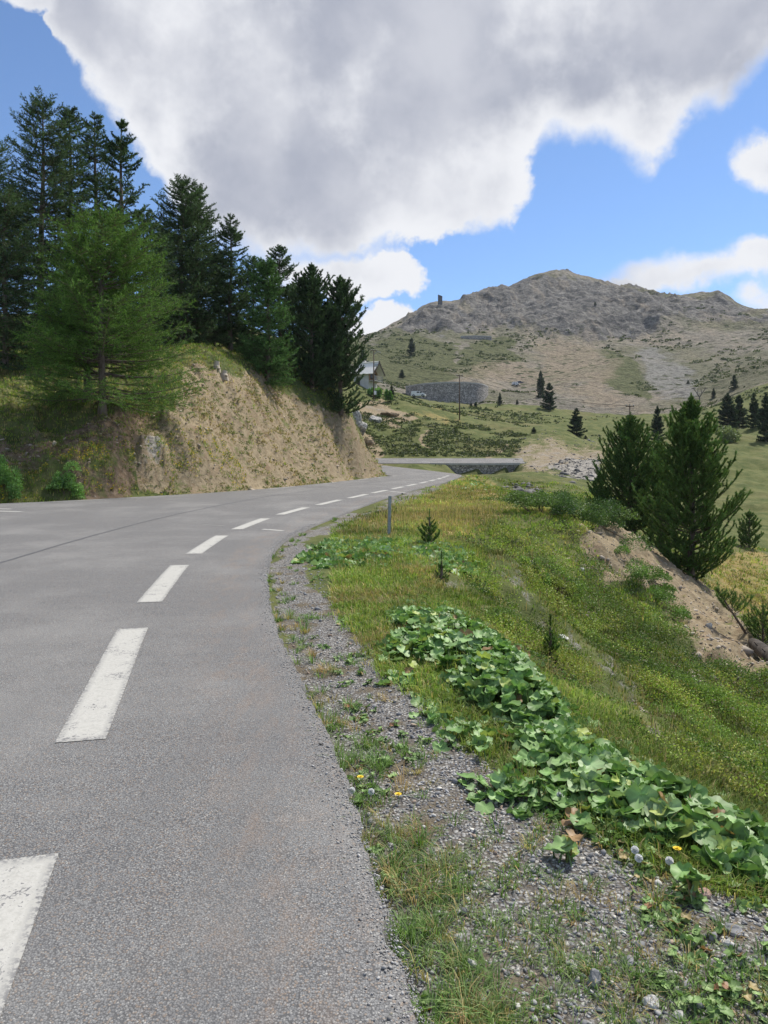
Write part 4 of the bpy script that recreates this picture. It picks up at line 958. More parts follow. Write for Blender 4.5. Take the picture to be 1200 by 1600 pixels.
parts.append(pebbles(np.stack([x, y, z+sz*.3], 1), sz, np.array([(.30, .295, .29)])*(1+.25*rg.normal(size=(n, 1))), rg))
x, y, z, px, py = scatter(26000, 8, 36, 0, 40, rg)
ok = inp(px, py, 'scree', grow=4) | ((z-zroad(y) < -.2) & (fbm(x*.7, y*.7, 3, 107) > .42))
x, y, z = x[ok], y[ok], z[ok]; sz = np.exp(rg.normal(math.log(.026), .55, len(x)))
parts.append(pebbles(np.stack([x, y, z], 1), sz, np.array([(.34, .295, .24)])*(1+.32*rg.normal(size=(len(x), 1))), rg))
x, y, z, px, py = scatter(16000, 48, 170, 4, 26, rg)
ok = inp(px, py, 'stones', 'rubble', grow=4, jit=4, rg=rg) | (inp(px, py, 'spur') & (rg.random(len(x)) < .12))
x, y, z = x[ok], y[ok], z[ok]; sz = np.exp(rg.normal(math.log(.13), .5, len(x)))
parts.append(pebbles(np.stack([x, y, z], 1), sz, np.array([(.155, .15, .145)])*(1+.25*rg.normal(size=(len(x), 1))), rg))
x, y, z, px, py = scatter(9000, 26, 64, -38, 3, rg)
ok = inp(px, py, 'bank', 'earth') & (x < xleft(y)-.1) & (fbm(x*.6, y*.6, 3, 109) > .0)
x, y, z = x[ok], y[ok], z[ok]; sz = np.exp(rg.normal(math.log(.045), .55, len(x)))
parts.append(pebbles(np.stack([x, y, z], 1), sz, np.array([(.38, .32, .255)])*(1+.25*rg.normal(size=(len(x), 1))), rg))
stuff('gravel', parts, M['pebbles'], 'loose grey gravel of the verge, stones of the scree, bank and spur', 'gravel')
# weeds clinging to the bank
x, y, z, px, py = scatter(15000, 26, 64, -38, 3, rg)
gul = poly_in(px, py, np.array([(420, 605), (455, 630), (480, 690), (530, 748), (470, 755), (440, 700), (415, 640)]))
ok = (x < xleft(y)-.1) & inp(px, py, 'bank', 'earth', jit=8, rg=rg) & (fbm(x*.5+5, y*.5, 3, 111)+sstep(py, 700, 765)*.25+.3*gul > .06)
x, y, z = x[ok], y[ok], z[ok]; d = np.hypot(x, y)
stuff('bank_weeds', [tufts_of_leaves(np.stack([x, y, z], 1), rg.uniform(.08, .3, len(x)), rg.uniform(.05, .2, len(x)), 22, .0016*d, pick(len(x), [(.14, .17, .05), (.18, .20, .07), (.10, .15, .04), (.28, .23, .11)], rg), rg)], M['leaves'], 'small weeds clinging to the bare bank beside the road', 'weeds')

x, y, z, px, py = scatter(26000, 26, 64, -38, 3, rg)
ok = (x < xleft(y)-.15) & inp(px, py, 'bank', jit=6, rg=rg) & (fbm(x*.8, y*.8, 3, 151) > .02) & ~inp(px, py, 'outcrop')
x, y, z = x[ok], y[ok], z[ok]; d = np.hypot(x, y)
stuff('bank_straw', [blades(np.stack([x, y, z], 1), rg.uniform(.10, .26, len(x)), .0010*d, pick(len(x), [(.33, .26, .14), (.26, .20, .11), (.22, .22, .08), (.38, .31, .19)], rg), 5, rg, .12, .9, .25, .9)], M['blades'], 'dry straw hanging over the bare roadside bank', 'dry grass')

# butterbur: broad wavy leaves on stalks
def leaf_shape(rg):
    n = 24; a = np.linspace(-PI, PI, n, endpoint=False)+PI/n
    r = 1.0-.50*np.exp(-((np.abs(a)-PI)/.42)**2)+.055*np.cos(7*a)+rg.normal(0, .04, n)+.10*np.exp(-(a/.4)**2)
    ph = rg.random()*6; ring = np.stack([r*np.cos(a), r*np.sin(a)*.98], 1); V = [(0, 0, 0)]
    for f in (.5, 1.0):
        for i, (qx, qy) in enumerate(ring): V.append((qx*f+.12*f, qy*f, (.20*f*f if f < 1 else .24)+(.15*f*math.sin(3*a[i]+ph)+.09*f*math.cos(7*a[i]))*f-.08*abs(math.sin(a[i]))*f))
    F = [(0, 1+i, 1+(i+1) % n) for i in range(n)]
    for i in range(n):
        j = (i+1) % n; F += [(1+i, 1+n+i, 1+n+j), (1+i, 1+n+j, 1+j)]
    return np.array(V), np.array(F)
def big_leaves(P, size, hgt, col, rg, tilt=.55):
    shapes = [leaf_shape(rg) for _ in range(7)]; Vs = []; Fs = []; Cs = []; o = 0
    for i in range(len(P)):
        V, F = shapes[rg.integers(7)]; V = V*size[i]*np.array([1, 1, rg.uniform(.5, 1.3)])
        a = rg.random()*2*PI; t = abs(rg.normal(tilt, .38)); Mx = np.array((Matrix.Rotation(a, 3, 'Z') @ Matrix.Rotation(t, 3, 'Y')))
        top = P[i]+np.array([0, 0, hgt[i]]); W_ = V @ Mx.T+top
        c = col[i]*rg.uniform(.8, 1.2)
        vein = np.full((len(V), 3), 1.0)*c; vein[0] = c*1.6; vein[1:25] = c*1.1; vein[1:25:3] = c*1.35; vein[25:] *= .92; vein[25::3] *= 1.22
        st = np.array([(.005, 0, 0), (-.004, .004, 0), (-.004, -.004, 0)]); b = P[i]+rg.normal(0, .02, 3)*np.array([1, 1, 0]); SV = np.concatenate([st+b, st*.7+top])
        SF = np.array([(0, 1, 4), (0, 4, 3), (1, 2, 5), (1, 5, 4), (2, 0, 3), (2, 3, 5)])+len(V)
        Vs.append(np.concatenate([W_, SV])); Fs.append(np.concatenate([F, SF])+o); Cs.append(np.concatenate([vein, np.tile(c*.8, (6, 1))])); o += len(V)+6
    return np.concatenate(Vs), np.concatenate(Fs), np.clip(np.concatenate(Cs), 0, 1)
BUT = [(.145, .26, .08), (.185, .30, .11), (.24, .345, .165), (.30, .36, .10), (.105, .19, .058), (.26, .165, .08)]
def butterbur(poly, n, rr, label, smin, smax, hmax, tr, rg, th=(-3, 42)):
    x, y, z, px, py = scatter(n*10, rr[0], rr[1], th[0], th[1], rg)
    sd = poly_sd(px, py, np.array(poly, float))+12*fbm(x*1.8, y*1.8, 3, 133); ok = np.nonzero((sd > -6) & (rg.random(len(px)) < np.clip(sd/26+.24, 0, 1)*np.clip(.75+1.1*fbm(x*2.2, y*2.2, 3, 131), .06, 1)) & (x > xright(y)+.3))[0][:n]
    x, y, z, sd = x[ok], y[ok], z[ok], sd[ok]
    h = np.clip(sd/45, .15, 1)*hmax*rg.uniform(.25, 1.0, len(x))
    Vx = big_leaves(np.stack([x, y, z], 1), rg.uniform(smin, smax, len(x)), h, pick(len(x), BUT, rg, [.3, .27, .19, .07, .15, .02]), rg)
    return stuff('butterbur', [Vx], M['broad_leaves'], label, 'butterbur')
butterbur([(606, 958), (640, 938), (700, 944), (760, 975), (830, 1030), (872, 1085), (900, 1120), (880, 1190), (820, 1165), (740, 1130), (690, 1080), (660, 1070), (600, 1075), (592, 1020)], 1500, (4.2, 10.5), 'tall mound of broad pale green butterbur leaves in the middle of the verge', .038, .072, .20, 0, rg)
butterbur([(860, 1090), (930, 1130), (1000, 1180), (1080, 1225), (1160, 1275), (1260, 1310), (1260, 1430), (1180, 1410), (1110, 1375), (1040, 1345), (960, 1310), (900, 1265), (840, 1230), (790, 1180), (800, 1130)], 1100, (2.6, 6.5), 'long bank of large butterbur leaves along the lip of the verge in the lower right', .036, .078, .11, 0, rg)
butterbur([(620, 1060), (700, 1090), (800, 1140), (870, 1200), (930, 1290), (860, 1300), (750, 1260), (680, 1200), (640, 1120)], 420, (3.2, 6.5), 'loose cluster of small butterbur leaves spilling onto the gravel', .028, .056, .10, 0, rg)
butterbur([(478, 870), (520, 848), (600, 842), (680, 850), (740, 885), (720, 892), (640, 872), (560, 880), (500, 890)], 900, (9, 18), 'low butterbur carpet around the metal marker post', .08, .13, .16, 0, rg, (-12, 14))
butterbur([(715, 752), (745, 748), (765, 757), (745, 768), (716, 764)], 90, (34, 60), 'bright butterbur clump on the verge where the road bends', .16, .25, .3, 0, rg, (3, 10))
butterbur([(700, 860), (745, 880), (760, 900), (735, 902), (705, 890)], 60, (10, 16), 'small butterbur clump at the right end of the carpet by the seedling', .07, .12, .14, 0, rg, (4, 12))
# small broad-leaved weeds and rosettes between the stones
x, y, z, px, py = scatter(3000, 1.6, 12, -6, 42, rg)
ok = (x > xright(y)+.05) & inp(px, py, 'gravel', grow=25) & (fbm(x*1.3+4, y*1.3, 3, 141) > .05) & (rg.random(len(x)) < .55)
x, y, z = x[ok], y[ok], z[ok]; k = np.repeat(np.arange(len(x)), 6); n = len(k); rr = rg.uniform(.012, .045, n); aa = rg.random(n)*2*PI
Pw = np.stack([x[k]+rr*np.cos(aa), y[k]+rr*np.sin(aa), z[k]], 1)
stuff('verge_weeds', [big_leaves(Pw, rg.uniform(.008, .024, n), rg.uniform(.004, .035, n), pick(n, [(.17, .27, .09), (.22, .32, .12), (.13, .21, .07), (.28, .22, .10), (.26, .14, .075)], rg, [.36, .27, .28, .06, .03]), rg, .5)], M['broad_leaves'], 'small broad leaved weeds and rosettes scattered over the gravel verge', 'weeds')
# single young leaves in the gravel
for (px_, py_, lab) in ((884, 1345, 'upright young butterbur plant alone in the gravel left of the long leaf bank'), (1075, 1405, 'young butterbur plant under the near end of the long leaf bank'), (905, 1300, 'small butterbur plant at the edge of the leaf bank above the gravel')):
    x, y, z = hit(px_, py_, 1.5); n = 7; pp = np.array([(x, y, z)]*n)+rg.normal(0, .02, (n, 3))*np.array([1, 1, 0])
    V, F, cc = big_leaves(pp, rg.uniform(.03, .055, n), rg.uniform(.03, .11, n), pick(n, BUT, rg), rg, .7)
    o = link('butterbur_plant', mesh_np('butterbur_plant', V, F, M['broad_leaves'], cc)); tag(o, lab, 'plant')
# yellow flowers along the far left verge
x, y, z, px, py = scatter(26000, 25, 40, -38, -8, rg)
ok = (x < xleft(y)-.35) & (x > xleft(y)-2.2) & (fbm(x*.9, y*.9, 2, 113) > -.1)
x, y, z = x[ok], y[ok], z[ok]; n = len(x)
gr = blades(np.stack([x, y, z], 1), rg.uniform(.10, .25, n), np.full(n, .022), pick(n, GREEN+STRAW[:1], rg), 4, rg, .1, .4)
f = rg.random(n) < .5; x, y, z = x[f], y[f], z[f]; n = len(x)
fl = tufts_of_leaves(np.stack([x, y, z+rg.uniform(.08, .22, n)], 1), np.full(n, .03), np.full(n, .015), 5, np.full(n, .045), np.tile(np.array([(.62, .46, .03)]), (n, 1)), rg)
F3 = np.concatenate([fl[1][:, [0, 1, 2]], fl[1][:, [0, 2, 3]]])
stuff('flowering_verge', [gr, (fl[0], F3, fl[2])], M['blades'], 'grass strip full of small yellow flowers along the far left road edge', 'flowers')

# ------------------------------------------------------------------ walls, house, poles, vehicles
m_, g = mat('masonry'); M['masonry'] = m_
p = g.vm('MULTIPLY', g.pos(), (1, 1, 1.35)); v = g.node('ShaderNodeTexVoronoi'); g.put(v.inputs['Vector'], p); v.inputs['Scale'].default_value = 2.1
e = g.vor(p, 2.1, 'DISTANCE_TO_EDGE'); c = g.ramp(g.sep(v.outputs['Color'])[0], [(0, (.19, .185, .18)), (.5, (.36, .34, .315)), (1, (.58, .55, .51))])
c = g.mix(g.step(e, .02, .09), (.075, .07, .065), c); c = g.mix(g.m('MULTIPLY', g.noise(p, 3, 5), .4), c, (.20, .185, .165)); g.surf(c, .9, g.bump(e, .8, .12))
plain('coping_stone', (.30, .295, .285), (.46, .45, .43), 1.2)
plain('white_render', (.50, .49, .46), (.60, .59, .56), 1.5); plain('timber', (.22, .13, .075), (.40, .26, .16), 3, .8, .4, .02, (6, 6, .6)); plain('dark_timber', (.03, .025, .022), (.07, .055, .045), 4)
plain('roof_sheet', (.66, .65, .61), (.76, .74, .70), 2, .6); plain('dark_glass', (.015, .018, .022), (.03, .034, .04), 2, .15, 0, spec=.6)
plain('galvanised', (.20, .22, .235), (.36, .38, .395), 18, .5, .1, .003, spec=.5, metal=.4); plain('pole_wood', (.075, .055, .042), (.17, .125, .095), 4, .9, .5, .02, (1, 1, .15))
plain('white_enamel', (.66, .67, .69), (.74, .75, .76), 2, .35, 0, spec=.5); plain('grey_enamel', (.32, .34, .37), (.42, .44, .47), 2, .4, 0, spec=.5); plain('dark_enamel', (.03, .04, .07), (.06, .07, .11), 2, .35, 0, spec=.5)
plain('rubber', (.012, .012, .012), (.03, .03, .03), 6); plain('lamp_glass', (.5, .5, .48), (.6, .6, .58), 3, .2, 0, spec=.5); plain('rust_steel', (.05, .045, .045), (.12, .105, .10), 3, .8)
plain('stele_stone', (.05, .055, .07), (.13, .13, .145), .8); plain('plinth_stone', (.28, .24, .20), (.40, .35, .29), 1.0)

def X(px, d): return (px-CX)/FPX*d
def Z(py, d): return EYE+(HY-py)/FPX*d
def wall(pts, th, label, cop_h=.5, group=None):
    """stone wall along px columns at given depth: pts (px, d, top row, bottom row)"""
    base = Vector((X(pts[len(pts)//2][0], pts[len(pts)//2][1]), pts[len(pts)//2][1], 0)); r_ = empty('stone_wall', base); tag(r_, label, 'wall', group)
    def slab(z0f, z1f, t0, t1):
        b = MB(); vs = []; fs = []
        for q in pts:
            x, y = X(q[0], q[1])-base.x, q[1]-base.y
            vs += [(x, y+t0, z0f(q)), (x, y+t1, z0f(q)), (x, y+t1, z1f(q)), (x, y+t0, z1f(q))]
        n = len(pts)
        for i in range(n-1):
            for k in range(4): fs.append((i*4+k, (i+1)*4+k, (i+1)*4+(k+1) % 4, i*4+(k+1) % 4))
        fs += [(3, 2, 1, 0), tuple((n-1)*4+k for k in range(4))]; b.add(vs, fs); return b
    slab(lambda q: Z(q[3], q[1])-2, lambda q: Z(q[2], q[1])-cop_h, 0, th).build('masonry', M['masonry'], r_)
    slab(lambda q: Z(q[2], q[1])-cop_h, lambda q: Z(q[2], q[1]), -.15, th+.15).build('coping', M['coping_stone'], r_)
    return r_
def arc(rows, n=20):
    a = np.array(rows, float); t = np.linspace(0, len(a)-1, n); out = []
    for c in range(a.shape[1]): out.append(np.interp(t, np.arange(len(a)), a[:, c]))
    o = np.stack(out, 1); k = o.copy()
    for _ in range(3): k[1:-1] = (k[:-2]+2*k[1:-1]+k[2:])/4
    return [tuple(q) for q in k]
wall(arc([(634, 245, 603.5, 606), (652, 240, 600, 615), (675, 237, 597.5, 620), (700, 236, 596.5, 622), (725, 236, 596.8, 622), (745, 238, 598, 621), (757, 242, 600, 616), (763, 248, 604, 608)], 30), 1.2, 'long curved stone retaining wall above the white van, pale coping along its top', .45)
wall(arc([(672, 99.55, 723.6, 742), (710, 99.5, 723.8, 745), (750, 99.5, 723.9, 745), (790, 99.55, 723.7, 743), (812, 99.75, 723.2, 735)], 14), .35, 'low dark stone retaining wall under the next stretch of road beyond the bend', .28)
x, d, z = hit(744, 527, 200); wall([(720, d-3, 525, 530), (735, d-4, 524.3, 531), (752, d-4, 524.3, 531), (768, d-3, 525.5, 529)], 1.5, 'short dark stone wall high on the mountain under the cliffs', .5)

# house
x, d, z = hit(568, 603, 100); u = d/FPX
hs = empty('chalet', (X(571, d), d+3*u, Z(607, d)), R(-30)); tag(hs, 'small white chalet with a pale metal roof and timber gable beside the last pines', 'house')
Lh, Wh, He, Hr = 27*u, 26*u, 24*u, 38*u
b = MB(); b.box((0, 0, He/2-1), (Lh, Wh, He+2)); b.build('wall', M['white_render'], hs)
b = MB(); b.prism([(-Wh/2, He+.003), (Wh/2, He+.003), (0, Hr-.12)], -Lh/2, Lh/2+.02, Matrix.Rotation(R(-90), 4, 'Z')); b.build('timber_gable', M['timber'], hs)
b = MB(); b.box((Lh/2+.06, 0, He*.72), (.1, Wh*.98, He*.55)); b.build('timber_cladding', M['timber'], hs)
for sgn, nm in ((-1, 'roof'), (1, 'roof')):
    b = MB(); sl = math.hypot(Wh/2, Hr-He); an = math.atan2(Hr-He, Wh/2); b.box((.4, sgn*(Wh/4+.25), (He+Hr)/2-.18+.1), (Lh+2.6, sl+1.4, .16), 0, -sgn*an); o = b.build('roof', M['roof_sheet'], hs)
    b = MB(); b.box((Lh/2+1.75, sgn*(Wh/4+.25), (He+Hr)/2-.2+.08), (.10, sl+1.4, .34), 0, -sgn*an); b.build('barge_board', M['dark_timber'], o)
for wx, wy, wz in ((Lh/2+.13, -Wh*.22, He*.75), (Lh/2+.13, Wh*.22, He*.75), (Lh/2+.07, 0, He*1.12)):
    b = MB(); b.box((wx, wy, wz), (.10, 1.0, 1.3)); f = b.build('window', M['dark_timber'], hs); b = MB(); b.box((wx+.06, wy, wz), (.03, .78, 1.08)); b.build('pane', M['dark_glass'], f)
b = MB(); b.box((-Lh*.2, -Wh/2-.05, He*.42), (1.0, .1, 1.9)); b.build('door', M['dark_timber'], hs)
b = MB(); b.box((Lh/2+.8, 0, He*.42), (1.6, Wh, .15))
for k in range(11): b.box((Lh/2+1.55, -Wh/2+Wh*k/10, He*.42+.55), (.07, .07, 1.0))
b.box((Lh/2+1.55, 0, He*.42+1.08), (.1, Wh, .1)); b.build('balcony', M['coping_stone'], hs)
b = MB(); b.box((-Lh*.15, Wh*.12, Hr+.2), (.7, .7, 1.5)); b.build('chimney', M['white_render'], hs)

def utility_pole(px, base, top, label, lamp=False, cross=True, d0=40):
    x, d, z = hit(px, base, d0); H = (base-top)/FPX*d+.2
    r_ = empty('utility_pole', (x, d, z-.15)); tag(r_, label, 'pole', 'utility poles')
    rr = .0011*d*.75
    b = MB(); b.tube([(0, 0, -.5), (0, 0, H*.5), (0, 0, H)], [rr*1.15, rr, rr*.8], 10); b.build('shaft', M['pole_wood'], r_, True)
    if cross:
        b = MB(); b.box((0, -rr*1.2, H-.35), (1.3, .12, .12)); a = b.build('cross_arm', M['pole_wood'], r_)
        for k in (-.55, 0, .55):
            b = MB(); b.tube([(k, -rr*1.2, H-.28), (k, -rr*1.2, H-.20), (k, -rr*1.2, H-.05)], [.05, .09, .04], 8); b.build('insulator', M['coping_stone'], a, True)
    if lamp:
        b = MB(); b.box((3.5*d/FPX, -rr*2, H*.69), (6*d/FPX, .6, 4.5*d/FPX)); b.build('transformer_box', M['grey_enamel'], r_, bevel=.06)
        b = MB(); b.box((.3, -rr*2, H*.16), (.5, .3, .8)); b.build('meter_box', M['white_enamel'], r_, bevel=.03)
        b = MB(); b.tube([(0, 0, H*.9), (.8, -.2, H*.95), (1.5, -.3, H*.93)], .07, 6); b.build('bracket', M['galvanised'], r_)
    return Vector((x, d, z+H-.4))
t1 = utility_pole(584, 626, 546, 'dark utility pole with a transformer box beside the chalet', True)
t2 = utility_pole(718, 656, 585, 'plain wooden utility pole standing on the juniper hill', False)
t3 = utility_pole(984, 700, 632, 'utility pole top peeping out above the blunt topped pine', False)
def wire(a, b_, sag, label):
    pts = [a.lerp(b_, t)-Vector((0, 0, sag*4*t*(1-t))) for t in np.linspace(0, 1, 24)]
    q = MB(); q.tube(pts, .022, 5); o = q.build('power_line', M['rubber'], None); tag(o, label, 'cable')
wire(t1, t2, 1.2, 'thin power line sagging from the chalet pole to the pole on the juniper hill'); wire(t2, t3, 1.2, 'thin power line sagging from the hill pole towards the right hand pines')

# ski lift pylon with branching arms
x, d, z = hit(1093, 634, 120); u = d/FPX
py_ = empty('lift_pylon', (x, d, z-.2)); tag(py_, 'dark steel ski lift pylon with forked arms behind the largest pine', 'pylon')
b = MB(); b.tube([(0, 0, -1), (0, 0, 15*u)], [.9*u, .7*u], 8); b.build('mast', M['rust_steel'], py_)
for sx in (-1, 1):
    b = MB(); b.tube([(0, 0, 14*u), (sx*5*u, 0, 22*u), (sx*9.5*u, 0, 28*u)], [.7*u, .55*u, .45*u], 6); a = b.build('arm', M['rust_steel'], py_)
    b = MB(); b.tube([(sx*3.5*u, 0, 19.5*u), (sx*2.2*u, 0, 27*u)], .4*u, 6); b.build('strut', M['rust_steel'], a)
    b = MB(); b.box((sx*9.5*u, 0, 28.2*u), (6*u, 1.2*u, .7*u)); b.build('wheel_bar', M['rust_steel'], a)

# stele on the shoulder of the mountain
x, d, z = hit(688, 478, 300); u = d/FPX
st_ = empty('stele', (x, d+2, z-1), R(18)); tag(st_, 'dark stone stele with a slanting top on the mountain shoulder', 'monument')
b = MB(); b.prism([(-3.4*u, 3*u), (3.4*u, 3*u), (3.4*u, 18.2*u), (-3.4*u, 20.2*u)], -1.0*u, 1.0*u); b.build('slab', M['stele_stone'], st_, bevel=.06)
b = MB(); b.box((0, 0, 1.8*u), (7.4*u, 2.6*u, 5.6*u)); b.build('plinth', M['plinth_stone'], st_, bevel=.08)

def vehicle(name, px, base, length_px, prof, mats, label, flip=1, rz=0, win=None, d0=80, wheels=(.18, .82), lift=0, cat='car'):
    x, d, z = hit(px, base, d0); u = d/FPX; Lv = length_px*u
    r_ = empty(name, (x, d-.5, z+lift), rz); tag(r_, label, cat, 'vehicles parked on the pass')
    w = 1.85
    P_ = [((a-.5)*Lv*flip, h*Lv) for a, h in prof]
    b = MB(); b.prism(P_, -w/2, w/2); b.build('body', M[mats], r_, bevel=.05)
    for i, (a0, h0, a1, h1) in enumerate(win or ()):
        for sy in (-1, 1):
            b = MB(); b.box((((a0+a1)/2-.5)*Lv*flip, sy*(w/2+.008), (h0+h1)/2*Lv), ((a1-a0)*Lv, .03, (h1-h0)*Lv)); b.build('window', M['dark_glass'], r_)
    for a in wheels:
        for sy in (-1, 1):
            c = ((a-.5)*Lv*flip, sy*(w/2-.05), .32); b = MB(); b.tube([(c[0], c[1]-.12, c[2]), (c[0], c[1]+.12, c[2])], .33, 16); wh = b.build('wheel', M['rubber'], r_)
            b = MB(); b.tube([(c[0], c[1]+sy*.10, c[2]), (c[0], c[1]+sy*.14, c[2])], .19, 12); b.build('rim', M['galvanised'], wh)
    for sy in (-1, 1):
        b = MB(); b.box(((prof[-1][0]-.5)*Lv*flip, sy*.65, .16*Lv), (.08, .3, .16)); b.build('headlight', M['lamp_glass'], r_)
    return r_
VAN = [(.0, .06), (.0, .36), (.02, .40), (.62, .40), (.66, .385), (.82, .26), (.97, .20), (1.0, .15), (1.0, .06)]
CAR = [(.0, .05), (.0, .20), (.06, .24), (.16, .33), (.50, .33), (.66, .225), (.95, .18), (1.0, .13), (1.0, .05)]
BOX = [(.0, .06), (.0, .48), (.03, .50), (.70, .50), (.78, .40), (.80, .34), (.96, .24), (1.0, .18), (1.0, .06)]
vehicle('van', 654, 623.5, 22, VAN, 'white_enamel', 'white van parked below the curved stone wall, half hidden by the grass', 1, R(-12), [(.62, .25, .76, .35), (.40, .26, .58, .36)], lift=.5, cat='van')
vehicle('parked_car', 670, 623.5, 14, CAR, 'white_enamel', 'pale car just in front of the white van below the curved wall', 1, R(-12), [(.20, .22, .36, .30), (.38, .22, .54, .30)], lift=.3)
vehicle('camper_van', 805, 603, 10, BOX, 'white_enamel', 'white camper parked at the foot of the tan scree', 1, R(10), [(.1, .28, .3, .38), (.4, .28, .6, .38)], cat='camper', lift=.2)
vehicle('parked_car', 812, 602.5, 9.5, CAR, 'dark_enamel', 'dark blue car parked right behind the white camper', 1, R(14), [(.20, .22, .36, .30), (.38, .22, .54, .30)], lift=.9)

# marker post on the verge
x, d, z = hit(608, 838, 6); 
mp = empty('marker_post', (x, d, z-.02)); tag(mp, 'grey galvanised steel marker post standing in the leafy verge', 'post')
b = MB(); hh = 63/FPX*d+.02; w = .052
b.box((0, 0, hh/2-.1), (w, .006, hh+.2)); b.box((-w/2-.003, .022, hh/2-.1), (.006, .05, hh+.2)); b.box((w/2+.003, .022, hh/2-.1), (.006, .05, hh+.2)); b.build('channel', M['galvanised'], mp, bevel=.0015)
b = MB(); b.box((0, -.0055, hh-.16), (.040, .004, .16)); b.build('face_plate', M['grey_enamel'], mp)
mp.rotation_euler = (0, R(1.5), R(12))

# rocks, stumps, log
def rock(name, px, base, wpx, hpx, seed, label, m='rock', d0=3, sink=.3, group=None, deep=1.0):
    x, d, z = hit(px, base, d0); u = d/FPX; bm = bmesh.new(); bmesh.ops.create_icosphere(bm, subdivisions=4, radius=1)
    V = np.array([v.co[:] for v in bm.verts]); rg2 = np.random.default_rng(seed)
    for _ in range(9):                                   # cleaved faces
        n = unit(rg2.normal(size=3)); c = rg2.uniform(.55, .85); t = V @ n; V -= np.maximum(t-c, 0)[:, None]*n*.92
    V *= (1+.10*fbm(V[:, 0]*2+seed, V[:, 1]*2+V[:, 2]*1.7, 4, seed)+.035*fbm(V[:, 0]*8+seed, V[:, 1]*8+V[:, 2]*7, 3, seed+3))[:, None]
    V *= np.array([wpx*u/2/.8, wpx*u/2/.8*deep, hpx*u/2/.8])
    for v, q in zip(bm.verts, V): v.co = q
    me = bpy.data.meshes.new(name); bm.to_mesh(me); bm.free(); me.materials.append(M[m])
    o = link(name, me, None, (x, d+wpx*u*.2, z+hpx*u*(.5-sink))); tag(o, label, 'rock', group); return o
rock('rock', 552, 662, 20, 30, 4, 'upper grey rock beside the bank end, touching the rocky mound', 'rock', 70, .3)
rock('rock', 564, 676, 18, 22, 5, 'lower grey rock between the bank end and the juniper hill', 'rock', 70, .3)
rock('rock', 584, 660, 20, 16, 6, 'pale boulder in the middle of the rocky mound', 'rock', 70, .3)
rock('rock', 574, 697, 16, 12, 7, 'reddish brown rock ledge jutting from the end of the bank', 'rock_brown', 40, .1)
rock('rock', 608, 650, 26, 10, 8, 'long flat tan rock on top of the rocky mound', 'rock_brown', 70, .3)
x, d, z = hit(345, 583, 30)
for k, (px, hh, lab) in enumerate(((338, .45, 'pale bleached tree stump, left one of the pair on the bank edge'), (350, .32, 'pale bleached tree stump, right one of the pair on the bank edge'))):
    xx = X(px, d); b = MB(); zz = gz1(xx, d); b.tube([(0, 0, -.3), (0, 0, .04), (.02, 0, hh*.5), (.05, 0, hh)], [.30, .24, .17, .15], 9)
    b.tube([(.1, -.1, 0), (.28, -.3, -.05)], [.10, .03], 6); b.tube([(-.1, -.1, 0), (-.3, -.2, -.05)], [.09, .03], 6)
    tag(b.build('tree_stump', M['dead_wood'], None, False, 0, (xx, d, zz)), lab, 'stump', 'bleached stumps on the bank')
x0, d0_, z0 = hit(1175, 1012, 5); x1, d1_, z1 = hit(1230, 1062, 5)
b = MB(); pts = [Vector((x0, d0_, z0+.12)).lerp(Vector((x1, d1_, z1+.16)), t) for t in np.linspace(0, 1, 9)]; b.tube(pts, [.10, .15, .16, .17, .17, .18, .18, .19, .19], 12)
for k in range(5): b.tube([pts[2+k], pts[2+k]+Vector((.25*(-1)**k, -.1, .22))], [.03, .01], 5)
tag(b.build('fallen_log', M['dark_log'], None, True), 'dark fallen log on the slope at the right edge', 'log')

# verge stones
for k, (px, py, w_, h_, m, lab) in enumerate(((893, 1512, 13, 9, 'pale_stone', 'small pale stone lying in the dark gravel in the lower right'), (1140, 1480, 17, 12, 'pale_stone', 'flat pale stone right of the earthy hollow'), (983, 1510, 19, 13, 'grey_stone', 'grey stone left of the earthy hollow'),
    (930, 1540, 20, 26, 'grey_stone', 'long bluish stone half buried in the lower right gravel'), (1020, 1575, 24, 15, 'pale_stone', 'pale angular stone at the bottom edge right of centre'), (1060, 1592, 18, 10, 'pale_stone', 'pale flat stone at the very bottom beside the angular one'),
    (1148, 1462, 26, 14, 'grey_stone', 'long grey stone slab above the flat pale stone by the hollow'), (1098, 1404, 24, 16, 'pink_stone', 'reddish stone among the leaves of the long butterbur bank'), (910, 893, 10, 6, 'pale_stone', 'small pale rock on the grassy slope below the juniper'),
    (1108, 982, 12, 10, 'rock', 'round grey stone on the bare scree streak'), (878, 1000, 22, 9, 'pale_stone', 'flat whitish stone on the slope beside the slender seedling'))):
    rock('stone', px, py, w_, h_, 30+k, lab, m, 1.2, .25, None, .8)['category'] = 'stone'

